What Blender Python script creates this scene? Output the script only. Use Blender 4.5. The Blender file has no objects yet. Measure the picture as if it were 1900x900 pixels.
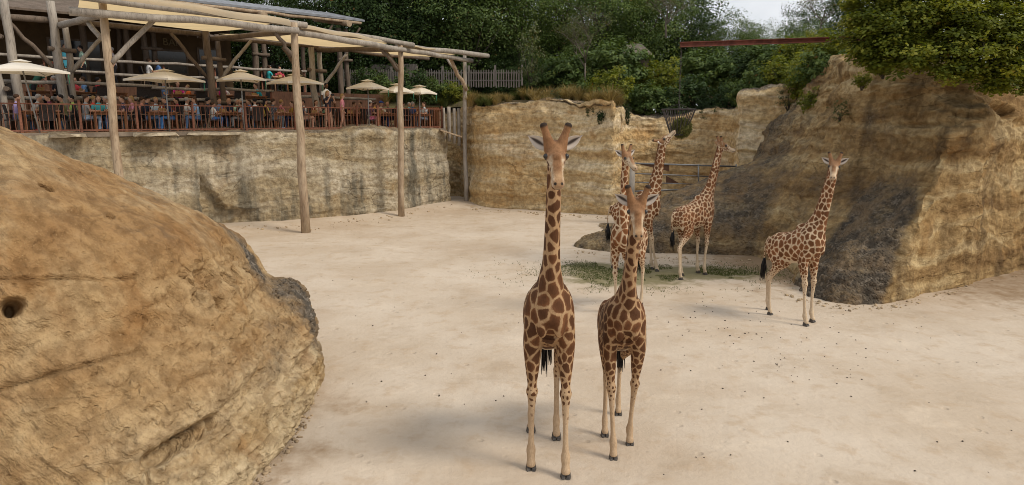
import bpy, bmesh, math, random
import numpy as np
from math import radians, sin, cos, pi, sqrt, atan2
from mathutils import Vector, Matrix

# ------------------------------------------------------------------ camera, sky, sun, exposure
SC = bpy.context.scene
COL = SC.collection
CAM_H, CAM_PITCH, CAM_F = 4.5, radians(10.2), 1267.0 / 1900.0
cam_data = bpy.data.cameras.new('camera')
cam_data.sensor_fit = 'HORIZONTAL'; cam_data.sensor_width = 36.0
cam_data.lens = 36.0 * CAM_F
cam_data.clip_start = 0.1; cam_data.clip_end = 3000
cam = bpy.data.objects.new('camera', cam_data); COL.objects.link(cam)
cam.location = (0, 0, CAM_H); cam.rotation_euler = (radians(90) - CAM_PITCH, 0, 0)
SC.camera = cam

SUN_TO = Vector((0.68, -0.27, 0.72)).normalized()          # direction towards the veiled sun
world = bpy.data.worlds.new('World'); SC.world = world; world.use_nodes = True
wt = world.node_tree; wt.nodes.clear()
w_out = wt.nodes.new('ShaderNodeOutputWorld'); w_bg = wt.nodes.new('ShaderNodeBackground')
w_sky = wt.nodes.new('ShaderNodeTexSky'); w_sky.sky_type = 'NISHITA'; w_sky.sun_disc = False
w_sky.sun_elevation = math.asin(SUN_TO.z); w_sky.sun_rotation = atan2(SUN_TO.x, SUN_TO.y)
w_sky.air_density = 1.0; w_sky.dust_density = 2.0; w_sky.ozone_density = 1.0
w_tc = wt.nodes.new('ShaderNodeTexCoord')
w_nz = wt.nodes.new('ShaderNodeTexNoise'); w_nz.inputs['Scale'].default_value = 2.2
w_nz.inputs['Detail'].default_value = 7; w_nz.inputs['Roughness'].default_value = 0.6
w_mr = wt.nodes.new('ShaderNodeMapRange'); w_mr.inputs['From Min'].default_value = 0.30
w_mr.inputs['From Max'].default_value = 0.56
w_mr.inputs['To Min'].default_value = 0.45; w_mr.inputs['To Max'].default_value = 0.97
w_mix = wt.nodes.new('ShaderNodeMix'); w_mix.data_type = 'RGBA'
w_mix.inputs[7].default_value = (8.3, 8.5, 8.8, 1)            # thin bright cloud sheet
L = wt.links.new
L(w_tc.outputs['Generated'], w_nz.inputs['Vector']); L(w_nz.outputs['Fac'], w_mr.inputs['Value'])
L(w_mr.outputs['Result'], w_mix.inputs[0]); L(w_sky.outputs[0], w_mix.inputs[6])
L(w_mix.outputs[2], w_bg.inputs['Color']); w_bg.inputs['Strength'].default_value = 0.10
L(w_bg.outputs[0], w_out.inputs['Surface'])

sun_data = bpy.data.lights.new('sun', 'SUN'); sun_data.energy = 2.4; sun_data.angle = radians(18)
sun_data.color = (1.0, 0.90, 0.76)
sun = bpy.data.objects.new('sun', sun_data); COL.objects.link(sun)
sun.rotation_euler = SUN_TO.to_track_quat('Z', 'Y').to_euler()
sun.location = (20, -15, 40)

vs = SC.view_settings
vs.view_transform = 'Standard'; vs.look = 'None'; vs.gamma = 1.0; vs.use_curve_mapping = False
vs.exposure = 0.05
SC.cycles.use_denoising = True; SC.cycles.filter_width = 0.95
SC.cycles.max_bounces = 6; SC.cycles.transparent_max_bounces = 6
SC.cycles.sample_clamp_indirect = 4.0

# ------------------------------------------------------------------ small maths helpers
R = random.Random(11)
RNG = np.random.default_rng(5)
def V(*a): return Vector(a)
def ray(px, py):
    u = (px - 950) / 1267.0; v = (py - 450) / 1267.0
    return (u, cos(CAM_PITCH) - v * sin(CAM_PITCH), -sin(CAM_PITCH) - v * cos(CAM_PITCH))
def P(px, py, Y):
    d = ray(px, py); t = Y / d[1]
    return (d[0] * t, Y, CAM_H + d[2] * t)
def G(px, py, z=0.0):
    d = ray(px, py); t = (z - CAM_H) / d[2]
    return (d[0] * t, d[1] * t, z)
# terrace frame: s along the terrace edge, t inwards, z up
TA = (-11.49, 28.19); TD = (0.72, 0.694); TN = (-0.694, 0.72)
TANG = atan2(TD[1], TD[0])
def T(s, t, z): return (TA[0] + s * TD[0] + t * TN[0], TA[1] + s * TD[1] + t * TN[1], z)
def TP(px, py, t):
    r = ray(px, py)
    k = (TA[0] * TN[0] + TA[1] * TN[1] + t) / (r[0] * TN[0] + r[1] * TN[1])
    x, y = r[0] * k, r[1] * k
    return ((x - TA[0]) * TD[0] + (y - TA[1]) * TD[1], CAM_H + r[2] * k)

def _hash(ix, iy, iz, seed):
    h = (ix.astype(np.int64) * 374761393 + iy.astype(np.int64) * 668265263 + iz.astype(np.int64) * 2147483647 + seed * 1274126177) & 0xffffffff
    h = ((h ^ (h >> 13)) * 1274126177) & 0xffffffff
    h = ((h ^ (h >> 16)) * 2246822519) & 0xffffffff
    return ((h ^ (h >> 15)) & 0xffffff) / float(0xffffff)
def vnoise(p, seed=0):
    p = np.asarray(p, float); i = np.floor(p); f = p - i
    u = f * f * f * (f * (f * 6 - 15) + 10)
    ix, iy, iz = i[..., 0], i[..., 1], i[..., 2]
    def c(a, b, d): return _hash(ix + a, iy + b, iz + d, seed)
    ux, uy, uz = u[..., 0], u[..., 1], u[..., 2]
    x00 = c(0,0,0)*(1-ux)+c(1,0,0)*ux; x10 = c(0,1,0)*(1-ux)+c(1,1,0)*ux
    x01 = c(0,0,1)*(1-ux)+c(1,0,1)*ux; x11 = c(0,1,1)*(1-ux)+c(1,1,1)*ux
    return ((x00*(1-uy)+x10*uy)*(1-uz) + (x01*(1-uy)+x11*uy)*uz) * 2 - 1
def fbm(p, octv=4, seed=0, gain=0.5, lac=2.03):
    p = np.asarray(p, float); a = 1.0; s = 0.0; tot = 0.0
    for k in range(octv):
        s = s + a * vnoise(p * (lac ** k) + 17.3 * k, seed + k); tot += a; a *= gain
    return s / tot
def sstep(a, b, x):
    t = np.clip((np.asarray(x, float) - a) / (b - a), 0, 1)
    return t * t * (3 - 2 * t)

# ------------------------------------------------------------------ object helpers
def tag(o, label=None, cat=None, group=None, kind=None):
    if label: o['label'] = label
    if cat: o['category'] = cat
    if group: o['group'] = group
    if kind: o['kind'] = kind
    return o
def empty(name, loc=(0, 0, 0), rz=0.0, scale=1.0):
    o = bpy.data.objects.new(name, None); COL.objects.link(o)
    o.location = loc; o.rotation_euler = (0, 0, rz); o.scale = (scale,) * 3
    o.empty_display_size = 0.2
    return o
def link(name, me, mat=None, parent=None):
    o = bpy.data.objects.new(name, me); COL.objects.link(o)
    if mat is not None and len(me.materials) == 0: me.materials.append(mat)
    if parent is not None: o.parent = parent
    return o
def np_mesh(name, verts, faces, smooth=True):
    """verts (n,3); faces (m,k) all the same k"""
    verts = np.ascontiguousarray(verts, np.float32); faces = np.ascontiguousarray(faces, np.int32)
    me = bpy.data.meshes.new(name); m, k = faces.shape
    me.vertices.add(len(verts)); me.vertices.foreach_set('co', verts.ravel())
    me.loops.add(m * k); me.loops.foreach_set('vertex_index', faces.ravel())
    me.polygons.add(m)
    me.polygons.foreach_set('loop_start', np.arange(0, m * k, k, dtype=np.int32))
    me.polygons.foreach_set('loop_total', np.full(m, k, np.int32))
    me.polygons.foreach_set('use_smooth', np.full(m, smooth, bool))
    me.update(calc_edges=True)
    return me
def set_attr(me, name, arr):
    arr = np.asarray(arr, np.float32)
    if arr.ndim == 1:
        a = me.attributes.new(name, 'FLOAT', 'POINT'); a.data.foreach_set('value', arr)
    else:
        if arr.shape[1] == 3: arr = np.concatenate([arr, np.ones((len(arr), 1), np.float32)], 1)
        a = me.attributes.new(name, 'FLOAT_COLOR', 'POINT'); a.data.foreach_set('color', np.ascontiguousarray(arr).ravel())
def mesh_co(me):
    a = np.empty(len(me.vertices) * 3, np.float32); me.vertices.foreach_get('co', a); return a.reshape(-1, 3).astype(float)
def copy_tree(o, parent=None):
    c = o.copy(); COL.objects.link(c)
    if parent is not None: c.parent = parent
    for ch in list(o.children): copy_tree(ch, c)
    return c

class MB:
    """collects simple solids; build() links them as one mesh object"""
    def __init__(self): self.v = []; self.f = []; self.smooth = []
    def add(self, vs, fs, smooth=False):
        b = len(self.v); self.v += [tuple(q) for q in vs]
        self.f += [tuple(i + b for i in f) for f in fs]; self.smooth += [smooth] * len(fs); return self
    def box(self, c, d, rz=0.0, taper=1.0):
        cx, cy, cz = c; x, y, z = d[0] / 2, d[1] / 2, d[2] / 2; q = []
        for sz in (-1, 1):
            k = taper if sz > 0 else 1.0
            for sx, sy in ((-1, -1), (1, -1), (1, 1), (-1, 1)):
                a, b = sx * x * k, sy * y * k
                q.append((cx + a * cos(rz) - b * sin(rz), cy + a * sin(rz) + b * cos(rz), cz + sz * z))
        return self.add(q, [(0,3,2,1),(4,5,6,7),(0,1,5,4),(1,2,6,5),(2,3,7,6),(3,0,4,7)])
    def bar(self, p, q, w, h=None):
        """rectangular bar from p to q"""
        h = h or w; p = Vector(p); q = Vector(q); d = (q - p).normalized()
        up = Vector((0, 0, 1)) if abs(d.z) < 0.95 else Vector((0, 1, 0))
        x = d.cross(up).normalized(); y = x.cross(d).normalized()
        vs = []
        for c in (p, q):
            for a, b in ((-1, -1), (1, -1), (1, 1), (-1, 1)): vs.append(c + x * a * w / 2 + y * b * h / 2)
        return self.add(vs, [(3,2,1,0),(4,5,6,7),(0,1,5,4),(1,2,6,5),(2,3,7,6),(3,0,4,7)])
    def tube(self, pts, rad, seg=10, smooth=True, wob=0.0, rnd=None):
        """round tube through pts; rad number, list, or list of (rx, ry)"""
        pts = [Vector(p) for p in pts]; n = len(pts)
        if not isinstance(rad, (list, tuple)): rad = [rad] * n
        vs = []; fs = []
        prev = None
        for i, p in enumerate(pts):
            d = (pts[min(i + 1, n - 1)] - pts[max(i - 1, 0)])
            d = d.normalized() if d.length > 1e-9 else Vector((0, 0, 1))
            if prev is None:
                up = Vector((0, 0, 1)) if abs(d.z) < 0.9 else Vector((1, 0, 0))
                x = d.cross(up).normalized()
            else:
                x = (prev - d * prev.dot(d)).normalized()
            prev = x; y = x.cross(d).normalized()
            r = rad[i]; rx, ry = (r if isinstance(r, (list, tuple)) else (r, r))
            for k in range(seg):
                a = 2 * pi * k / seg
                j = 1.0 + (wob * (rnd or R).uniform(-1, 1) if wob else 0.0)
                vs.append(p + x * cos(a) * rx * j + y * sin(a) * ry * j)
        for i in range(n - 1):
            for k in range(seg):
                k2 = (k + 1) % seg
                fs.append((i*seg+k, i*seg+k2, (i+1)*seg+k2, (i+1)*seg+k))
        b = len(self.v); self.add(vs, fs, smooth)
        self.f.append(tuple(b + k for k in reversed(range(seg)))); self.smooth.append(False)
        self.f.append(tuple(b + (n-1)*seg + k for k in range(seg))); self.smooth.append(False)
        return self
    def ell(self, c, r, seg=12, rings=8, rot=None):
        c = Vector(c); vs = []; fs = []
        for i in range(rings + 1):
            th = pi * i / rings
            for k in range(seg):
                a = 2 * pi * k / seg
                q = Vector((sin(th) * cos(a) * r[0], sin(th) * sin(a) * r[1], cos(th) * r[2]))
                if rot is not None: q = rot @ q
                vs.append(c + q)
        for i in range(rings):
            for k in range(seg):
                k2 = (k + 1) % seg
                fs.append((i*seg+k, (i+1)*seg+k, (i+1)*seg+k2, i*seg+k2))
        return self.add(vs, fs, True)
    def mesh(self, name):
        me = bpy.data.meshes.new(name); me.from_pydata(self.v, [], self.f)
        me.polygons.foreach_set('use_smooth', self.smooth); me.update(); return me
    def build(self, name, mat, parent=None): return link(name, self.mesh(name), mat, parent)

def log_pts(p, q, n=6, bend=0.04, seed=0):
    rr = random.Random(seed); p = Vector(p); q = Vector(q); out = []
    for i in range(n):
        f = i / (n - 1); w = sin(pi * f)
        out.append(p.lerp(q, f) + Vector((rr.uniform(-1, 1), rr.uniform(-1, 1), rr.uniform(-1, 1))) * bend * w)
    return out
def log(name, p, q, r0, r1, mat, parent, bend=0.04, seed=0, n=7, seg=10):
    pts = log_pts(p, q, n, bend, seed); rr = random.Random(seed + 99)
    rad = [(r0 + (r1 - r0) * i / (n - 1)) * rr.uniform(0.94, 1.06) for i in range(n)]
    return MB().tube(pts, rad, seg, True, 0.035, rr).build(name, mat, parent)

def voxel(mb, size, smooth=4, fac=0.5):
    """fuse overlapping solids into one continuous skin"""
    o = link('fuse_work', mb.mesh('fuse_work'))
    m = o.modifiers.new('r', 'REMESH'); m.mode = 'VOXEL'; m.voxel_size = size; m.use_smooth_shade = True
    if smooth:
        s = o.modifiers.new('s', 'SMOOTH'); s.factor = fac; s.iterations = smooth
    dg = bpy.context.evaluated_depsgraph_get(); dg.update()
    me = bpy.data.meshes.new_from_object(o.evaluated_get(dg))
    old = o.data; bpy.data.objects.remove(o); bpy.data.meshes.remove(old)
    me.polygons.foreach_set('use_smooth', np.ones(len(me.polygons), bool)); me.update()
    return me

# ------------------------------------------------------------------ materials
class Mat:
    def __init__(self, name, rough=0.9, spec=0.25):
        self.m = bpy.data.materials.new(name); self.m.use_nodes = True; self.t = self.m.node_tree
        self.b = self.t.nodes['Principled BSDF']; self.out = self.t.nodes['Material Output']
        self.b.inputs['Roughness'].default_value = rough; self.b.inputs['Specular IOR Level'].default_value = spec
        self._tc = None
    def n(self, kind): return self.t.nodes.new('ShaderNode' + kind)
    def put(self, sock, v):
        if hasattr(v, 'is_output'): self.t.links.new(v, sock)
        elif isinstance(v, (tuple, list)) and len(v) == 3 and sock.type == 'RGBA': sock.default_value = (*v, 1)
        else: sock.default_value = v
    def obj(self):
        if self._tc is None: self._tc = self.n('TexCoord')
        return self._tc.outputs['Object']
    def map(self, vec=None, scale=(1, 1, 1), loc=(0, 0, 0), rot=(0, 0, 0)):
        m = self.n('Mapping'); self.put(m.inputs['Vector'], vec if vec is not None else self.obj())
        m.inputs['Scale'].default_value = scale; m.inputs['Location'].default_value = loc
        m.inputs['Rotation'].default_value = rot; return m.outputs[0]
    def noise(self, scale, detail=4, rough=0.55, vec=None, dist=0.0, color=False):
        q = self.n('TexNoise'); self.put(q.inputs['Vector'], vec if vec is not None else self.obj())
        q.inputs['Scale'].default_value = scale; q.inputs['Detail'].default_value = detail
        q.inputs['Roughness'].default_value = rough; q.inputs['Distortion'].default_value = dist
        return q.outputs['Color' if color else 'Fac']
    def voro(self, scale, vec=None, feature='F1', out='Distance', rnd=1.0):
        q = self.n('TexVoronoi'); q.feature = feature; self.put(q.inputs['Vector'], vec if vec is not None else self.obj())
        q.inputs['Scale'].default_value = scale; q.inputs['Randomness'].default_value = rnd
        return q.outputs[out]
    def rng(self, v, a, b, c=0.0, d=1.0, smooth=True):
        q = self.n('MapRange'); q.interpolation_type = 'SMOOTHSTEP' if smooth else 'LINEAR'
        self.put(q.inputs['Value'], v)
        for k, x in zip(('From Min', 'From Max', 'To Min', 'To Max'), (a, b, c, d)): self.put(q.inputs[k], x)
        return q.outputs['Result']
    def mix(self, f, a, b, mode='MIX'):
        q = self.n('Mix'); q.data_type = 'RGBA'; q.blend_type = mode
        self.put(q.inputs[0], f); self.put(q.inputs[6], a); self.put(q.inputs[7], b); return q.outputs[2]
    def math(self, op, a, b=0.0, c=None):
        q = self.n('Math'); q.operation = op; self.put(q.inputs[0], a); self.put(q.inputs[1], b)
        if c is not None: self.put(q.inputs[2], c)
        return q.outputs[0]
    def ramp(self, f, stops):
        q = self.n('ValToRGB'); self.put(q.inputs[0], f); e = q.color_ramp.elements
        while len(e) < len(stops): e.new(0.5)
        for x, (pos, c) in zip(e, stops): x.position = pos; x.color = (*c, 1)
        return q.outputs[0]
    def attr(self, name, out='Fac'):
        q = self.n('Attribute'); q.attribute_name = name; return q.outputs[out]
    def sep(self, v):
        q = self.n('SeparateColor'); self.put(q.inputs[0], v); return q.outputs
    def xyz(self, v=None):
        q = self.n('SeparateXYZ'); self.put(q.inputs[0], v if v is not None else self.obj()); return q.outputs
    def comb(self, x, y, z):
        q = self.n('CombineXYZ')
        for s, v in zip(q.inputs, (x, y, z)): self.put(s, v)
        return q.outputs[0]
    def bump(self, h, strength=0.5, dist=0.02, normal=None):
        q = self.n('Bump'); q.inputs['Strength'].default_value = strength; q.inputs['Distance'].default_value = dist
        self.put(q.inputs['Height'], h)
        if normal is not None: self.put(q.inputs['Normal'], normal)
        return q.outputs[0]
    def done(self, color=None, normal=None, rough=None):
        if color is not None: self.put(self.b.inputs['Base Color'], color)
        if normal is not None: self.put(self.b.inputs['Normal'], normal)
        if rough is not None: self.put(self.b.inputs['Roughness'], rough)
        return self.m

MATS = {}
def plain(name, col, rough=0.8, var=0.25, scale=6.0, spec=0.25, bump=0.0, metal=0.0):
    if name in MATS: return MATS[name]
    m = Mat(name, rough, spec); nz = m.noise(scale, 5, 0.6)
    c = m.mix(m.rng(nz, 0.3, 0.7), tuple(x * (1 - var) for x in col), tuple(min(1, x * (1 + var)) for x in col))
    m.b.inputs['Metallic'].default_value = metal
    MATS[name] = m.done(c, m.bump(nz, bump, 0.01) if bump else None)
    return MATS[name]
def wood(name, a, b, rough=0.85):
    m = Mat(name, rough, 0.2)
    g1 = m.noise(3.0, 6, 0.65, m.map(scale=(1, 1, 0.35))); g2 = m.noise(26, 5, 0.6, m.map(scale=(1, 1, 0.12)))
    c = m.mix(m.rng(g1, 0.3, 0.7), a, b)
    c = m.mix(m.rng(g2, 0.48, 0.72, 0, 0.65), c, tuple(x * 0.38 for x in a))
    MATS[name] = m.done(c, m.bump(g2, 0.5, 0.02)); return MATS[name]
# ------------------------------------------------------------------ rock, sand and soil materials
def rock_mat(name, bands, grey, streak=0.5, strata=2.2, crust=(0.10, 0.085, 0.068), stroke=0.0, bandmix=1.0, fiss=0.35, bed=None):
    m = Mat(name, 0.95, 0.12)
    X = m.xyz()
    warp = m.noise(0.45, 4, 0.5); w2 = m.noise(2.3, 5, 0.55)
    z = m.math('ADD', m.math('MULTIPLY', X[2], strata), m.math('ADD', m.math('MULTIPLY', warp, 2.4), m.math('MULTIPLY', w2, 0.5)))
    st = m.noise(1.0, 6, 0.62, m.comb(m.math('MULTIPLY', X[0], 0.16), m.math('MULTIPLY', X[1], 0.16), z))
    c = m.ramp(st, [(0.26, bands[0]), (0.42, bands[1]), (0.52, bands[2]), (0.62, bands[3]), (0.76, bands[1])])
    flat = m.mix(m.rng(m.noise(0.7, 5, 0.6, dist=0.4), 0.35, 0.65), bands[1], bands[2])
    c = m.mix(bandmix, flat, c)
    if bed is not None:                                   # a paler bed low in the rock
        zz = m.math('ADD', m.math('ADD', X[2], m.math('MULTIPLY', X[0], -0.22)), m.math('MULTIPLY', m.noise(0.8, 5, .6), 1.2))
        c = m.mix(m.rng(zz, bed[0], bed[1], 0.8, 0), c, m.mix(m.rng(st, .4, .6), (0.40, 0.285, 0.145), (0.62, 0.52, 0.35)))
    bl = m.noise(0.9, 6, 0.62, dist=0.5)
    c = m.mix(m.rng(bl, 0.52, 0.70, 0, 0.5), c, tuple(x * y for x, y in zip(bands[1], (0.90, 0.72, 0.5))))
    sk = m.noise(1.0, 6, 0.6, m.map(scale=(1.7, 1.7, 0.16))); sk2 = m.noise(1.0, 5, 0.6, m.map(scale=(0.35, 0.35, 0.25), loc=(7, 3, 1)))
    f = m.math('MULTIPLY', m.rng(sk, 0.40, 0.66), m.rng(sk2, 0.35, 0.6))
    c = m.mix(m.math('MULTIPLY', f, streak), c, grey)
    gr = m.noise(5, 9, 0.66); gr2 = m.noise(38, 6, 0.7)
    c = m.mix(m.rng(gr, 0.36, 0.64), m.mix(1.0, c, (0.74, 0.70, 0.66), 'MULTIPLY'), m.mix(1.0, c, (1.18, 1.17, 1.15), 'MULTIPLY'))
    c = m.mix(m.rng(gr2, 0.55, 0.72, 0, 0.55), c, tuple(x * 0.42 for x in bands[1]))
    c = m.mix(m.rng(gr2, 0.30, 0.42, 0.40, 0), c, tuple(min(.8, x * 1.35) for x in bands[3]))
    # thin dark fissures, mostly along the bedding
    ck = m.voro(1.0, m.map(m.obj(), scale=(0.7, 0.7, 2.2)), 'DISTANCE_TO_EDGE'); ckw = m.math('ADD', ck, m.math('MULTIPLY', m.math('SUBTRACT', gr, 0.5), 0.10))
    ckf = m.math('MULTIPLY', m.rng(ckw, 0.0, 0.022, 1, 0), m.rng(m.noise(0.6, 3, 0.5, m.map(loc=(3, 9, 4))), 0.50, 0.62))
    c = m.mix(m.math('MULTIPLY', ckf, fiss), c, tuple(x * 0.35 for x in bands[0]))
    vo = m.voro(13, feature='F1', out='Color'); peb = m.sep(vo)[0]; vd = m.voro(13)
    cc = m.mix(m.rng(peb, 0.55, 0.98), crust, tuple(x * 2.2 for x in crust)); cc = m.mix(m.rng(m.noise(1.3, 6, 0.65), 0.42, 0.66, 0, 0.8), cc, (0.22, 0.155, 0.092))
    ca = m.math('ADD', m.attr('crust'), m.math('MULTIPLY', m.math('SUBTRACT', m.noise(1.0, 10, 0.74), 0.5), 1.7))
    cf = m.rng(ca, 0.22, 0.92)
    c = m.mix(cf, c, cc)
    h = m.math('ADD', m.math('MULTIPLY', gr, 1.2), m.math('MULTIPLY', gr2, 0.26))
    h = m.math('ADD', h, m.math('MULTIPLY', m.noise(1.0, 6, 0.6, m.comb(m.math('MULTIPLY', X[0], 0.8), m.math('MULTIPLY', X[1], 0.8), m.math('MULTIPLY', z, 4.0))), 0.9 * bandmix))
    if stroke:
        skn = m.noise(1.0, 4, 0.55, m.map(m.map(rot=(0, radians(40), 0)), scale=(7.0, 1.6, 0.9), rot=(0, 0, 0)))
        h = m.math('ADD', h, m.math('MULTIPLY', skn, stroke))
    h = m.math('SUBTRACT', h, m.math('MULTIPLY', ckf, fiss))
    pv = m.voro(4.5, m.map(scale=(1, 1, 1.6))); h = m.math('SUBTRACT', h, m.math('MULTIPLY', m.rng(pv, 0.0, 0.16, 1, 0), 0.4))
    h = m.math('ADD', h, m.math('MULTIPLY', m.math('MULTIPLY', m.rng(vd, 0, 0.6, 1, 0), cf), 0.7))
    MATS[name] = m.done(c, m.bump(h, 0.9, 0.09)); return MATS[name]

OCHRE = [(0.33, 0.21, 0.10), (0.53, 0.365, 0.175), (0.63, 0.50, 0.30), (0.72, 0.63, 0.47)]
rock_mat('sandstone_tan', [(0.19, 0.108, 0.048), (0.30, 0.175, 0.077), (0.355, 0.225, 0.105), (0.48, 0.35, 0.19)], (0.48, 0.37, 0.22), 0.75, 1.6, stroke=2.4, bandmix=0.5, fiss=0.10, bed=(1.7, 3.1))
rock_mat('sandstone_grey', [(0.17, 0.135, 0.085), (0.34, 0.27, 0.165), (0.41, 0.355, 0.255), (0.56, 0.51, 0.41)], (0.10, 0.096, 0.078), 0.9, 1.6, bandmix=0.75)
rock_mat('sandstone_gold', OCHRE, (0.34, 0.25, 0.14), 0.45, 2.4, bandmix=0.72)
rock_mat('sandstone_brown', [(0.13, 0.080, 0.038), (0.265, 0.168, 0.074), (0.385, 0.268, 0.128), (0.50, 0.39, 0.22)], (0.10, 0.066, 0.036), 0.8, 1.9, crust=(0.082, 0.068, 0.052))

def sand_mat():
    m = Mat('sand', 0.95, 0.1)
    a = m.noise(0.35, 6, 0.6); b = m.noise(2.2, 8, 0.65); g = m.noise(60, 4, 0.7)
    c = m.mix(m.rng(a, 0.34, 0.66), (0.485, 0.395, 0.298), (0.56, 0.475, 0.378))
    c = m.mix(m.rng(b, 0.50, 0.68, 0, 0.5), c, (0.42, 0.31, 0.205))
    pt = m.noise(0.22, 5, .6, m.map(loc=(5, 2, 0))); c = m.mix(m.rng(pt, .50, .66, 0, .5), c, (0.43, 0.33, 0.235))
    # scuffed, trodden tracks that run across the yard
    tr = m.noise(1.0, 7, 0.66, m.map(scale=(0.55, 0.8, 1), rot=(0, 0, 0.45)))
    c = m.mix(m.rng(tr, 0.54, 0.68, 0, 0.42), c, (0.37, 0.28, 0.19))
    c = m.mix(m.rng(tr, 0.30, 0.44, 0.4, 0), c, (0.64, 0.54, 0.42))
    # damp brown soil by the foot of the rocks (vertex mask)
    so = m.math('ADD', m.attr('soil'), m.math('MULTIPLY', m.math('SUBTRACT', b, 0.5), 0.8))
    c = m.mix(m.rng(so, 0.3, 0.85, 0, 0.9), c, (0.235, 0.155, 0.085))
    gs = m.math('ADD', m.attr('grass'), m.math('MULTIPLY', m.math('SUBTRACT', b, 0.5), 1.1))
    c = m.mix(m.rng(gs, 0.35, 0.8, 0, 0.85), c, (0.16, 0.145, 0.065))
    c = m.mix(m.rng(g, 0.60, 0.75, 0, 0.5), c, (0.26, 0.19, 0.125))
    fv = m.map(scale=(1, 1, 0.2)); foot = m.voro(2.6, fv); fsel = m.rng(m.sep(m.voro(2.6, fv, 'F1', 'Color'))[0], .45, .5); grit = m.noise(150, 3, .7)
    c = m.mix(m.rng(grit, .66, .80, 0, .4), c, (.22, .17, .12)); c = m.mix(m.rng(grit, .22, .34, .25, 0), c, (.72, .64, .54))
    prf = m.math('MULTIPLY', m.rng(foot, .06, .17, 1, 0), fsel); c = m.mix(m.math('MULTIPLY', prf, .18), c, (.36, .27, .185))
    h = m.math('ADD', m.math('MULTIPLY', b, 0.9), m.math('ADD', m.math('MULTIPLY', g, 0.12), m.math('MULTIPLY', m.noise(9, 6, 0.6), 0.5)))
    h = m.math('SUBTRACT', h, m.math('MULTIPLY', prf, 0.5))
    MATS['sand'] = m.done(c, m.bump(h, 0.6, 0.06))
sand_mat()
def soil_mat():
    m = Mat('soil', 0.95, 0.1); a = m.noise(0.8, 6); b = m.noise(7, 8, 0.65)
    c = m.mix(m.rng(a, 0.35, 0.65), (0.10, 0.075, 0.04), (0.15, 0.13, 0.06)); c = m.mix(m.rng(b, 0.5, 0.7, 0, .6), c, (0.05, 0.055, 0.02))
    MATS['soil'] = m.done(c, m.bump(b, 0.8, 0.1))
soil_mat()

# ------------------------------------------------------------------ the ground: one sheet out to the horizon
GRASS_C = [(3.4, 19.6, 2.6, 1.9), (5.6, 19.9, 2.6, 1.3), (2.4, 20.8, 1.2, .8)]      # trodden grass where the herd feeds
def ground_h(x, y):
    p = np.stack([x, y, np.zeros_like(x)], -1)
    h = 0.05 * fbm(p * 0.22, 3, 3) + 0.018 * fbm(p * 1.4, 4, 9)
    # sand banked against the terrace cliff
    t = (x - TA[0]) * TN[0] + (y - TA[1]) * TN[1]; s = (x - TA[0]) * TD[0] + (y - TA[1]) * TD[1]
    bank = sstep(-2.6, 0.2, t) * sstep(-14, -10, s) * (1 - sstep(13.0, 16, s)) * (1 - sstep(2, 4, t))
    h = h + 0.22 * bank
    near = sstep(60, 45, np.hypot(x, y))
    return h * near - 0.6 * (1 - near)
def build_ground():
    xs = np.concatenate([-np.geomspace(900, 24, 22), np.linspace(-23, 22, 420), np.geomspace(23, 900, 22)])
    ys = np.concatenate([-np.geomspace(900, 4, 18), np.linspace(-3, 42, 400), np.geomspace(43, 1500, 22)])
    Xg, Yg = np.meshgrid(xs, ys); Z = ground_h(Xg, Yg)
    nr, nk = Xg.shape; v = np.stack([Xg, Yg, Z], -1).reshape(-1, 3)
    i = np.arange(nr * nk).reshape(nr, nk)
    f = np.stack([i[:-1, :-1], i[:-1, 1:], i[1:, 1:], i[1:, :-1]], -1).reshape(-1, 4)
    me = np_mesh('ground', v, f)
    x, y = v[:, 0], v[:, 1]; soil = np.zeros(len(v)); gr = np.zeros(len(v))
    for cx, cy, r, w in ((-3.1, 8.6, 0.8, .62), (-2.9, 10.4, 0.7, .5), (-3.6, 7.0, 1.1, .7), (12.0, 7.5, 1.6, .6), (5.5, 7.0, 1.0, .35), (9, 21.2, 2.6, 1.0), (8.6, 19.8, 1.9, .9), (14, 18.6, 3.2, .7), (17, 19.5, 3.0, .9), (6.8, 17.6, 1.2, .5), (-1.2, 34.8, 2.2, .45)):
        soil = np.maximum(soil, w * np.exp(-((x - cx) ** 2 + (y - cy) ** 2) / (2 * r * r)))
    for cx, cy, a, b in GRASS_C:
        gr = np.maximum(gr, np.exp(-(((x - cx) / a) ** 2 + ((y - cy) / b) ** 2)))
    set_attr(me, 'soil', soil); set_attr(me, 'grass', gr)
    o = link('ground', me, MATS['sand']); tag(o, 'pale trodden sand floor of the quarry enclosure', None, None, 'structure')
build_ground()
def gz(x, y): return float(ground_h(np.array([float(x)]), np.array([float(y)]))[0])

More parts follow.
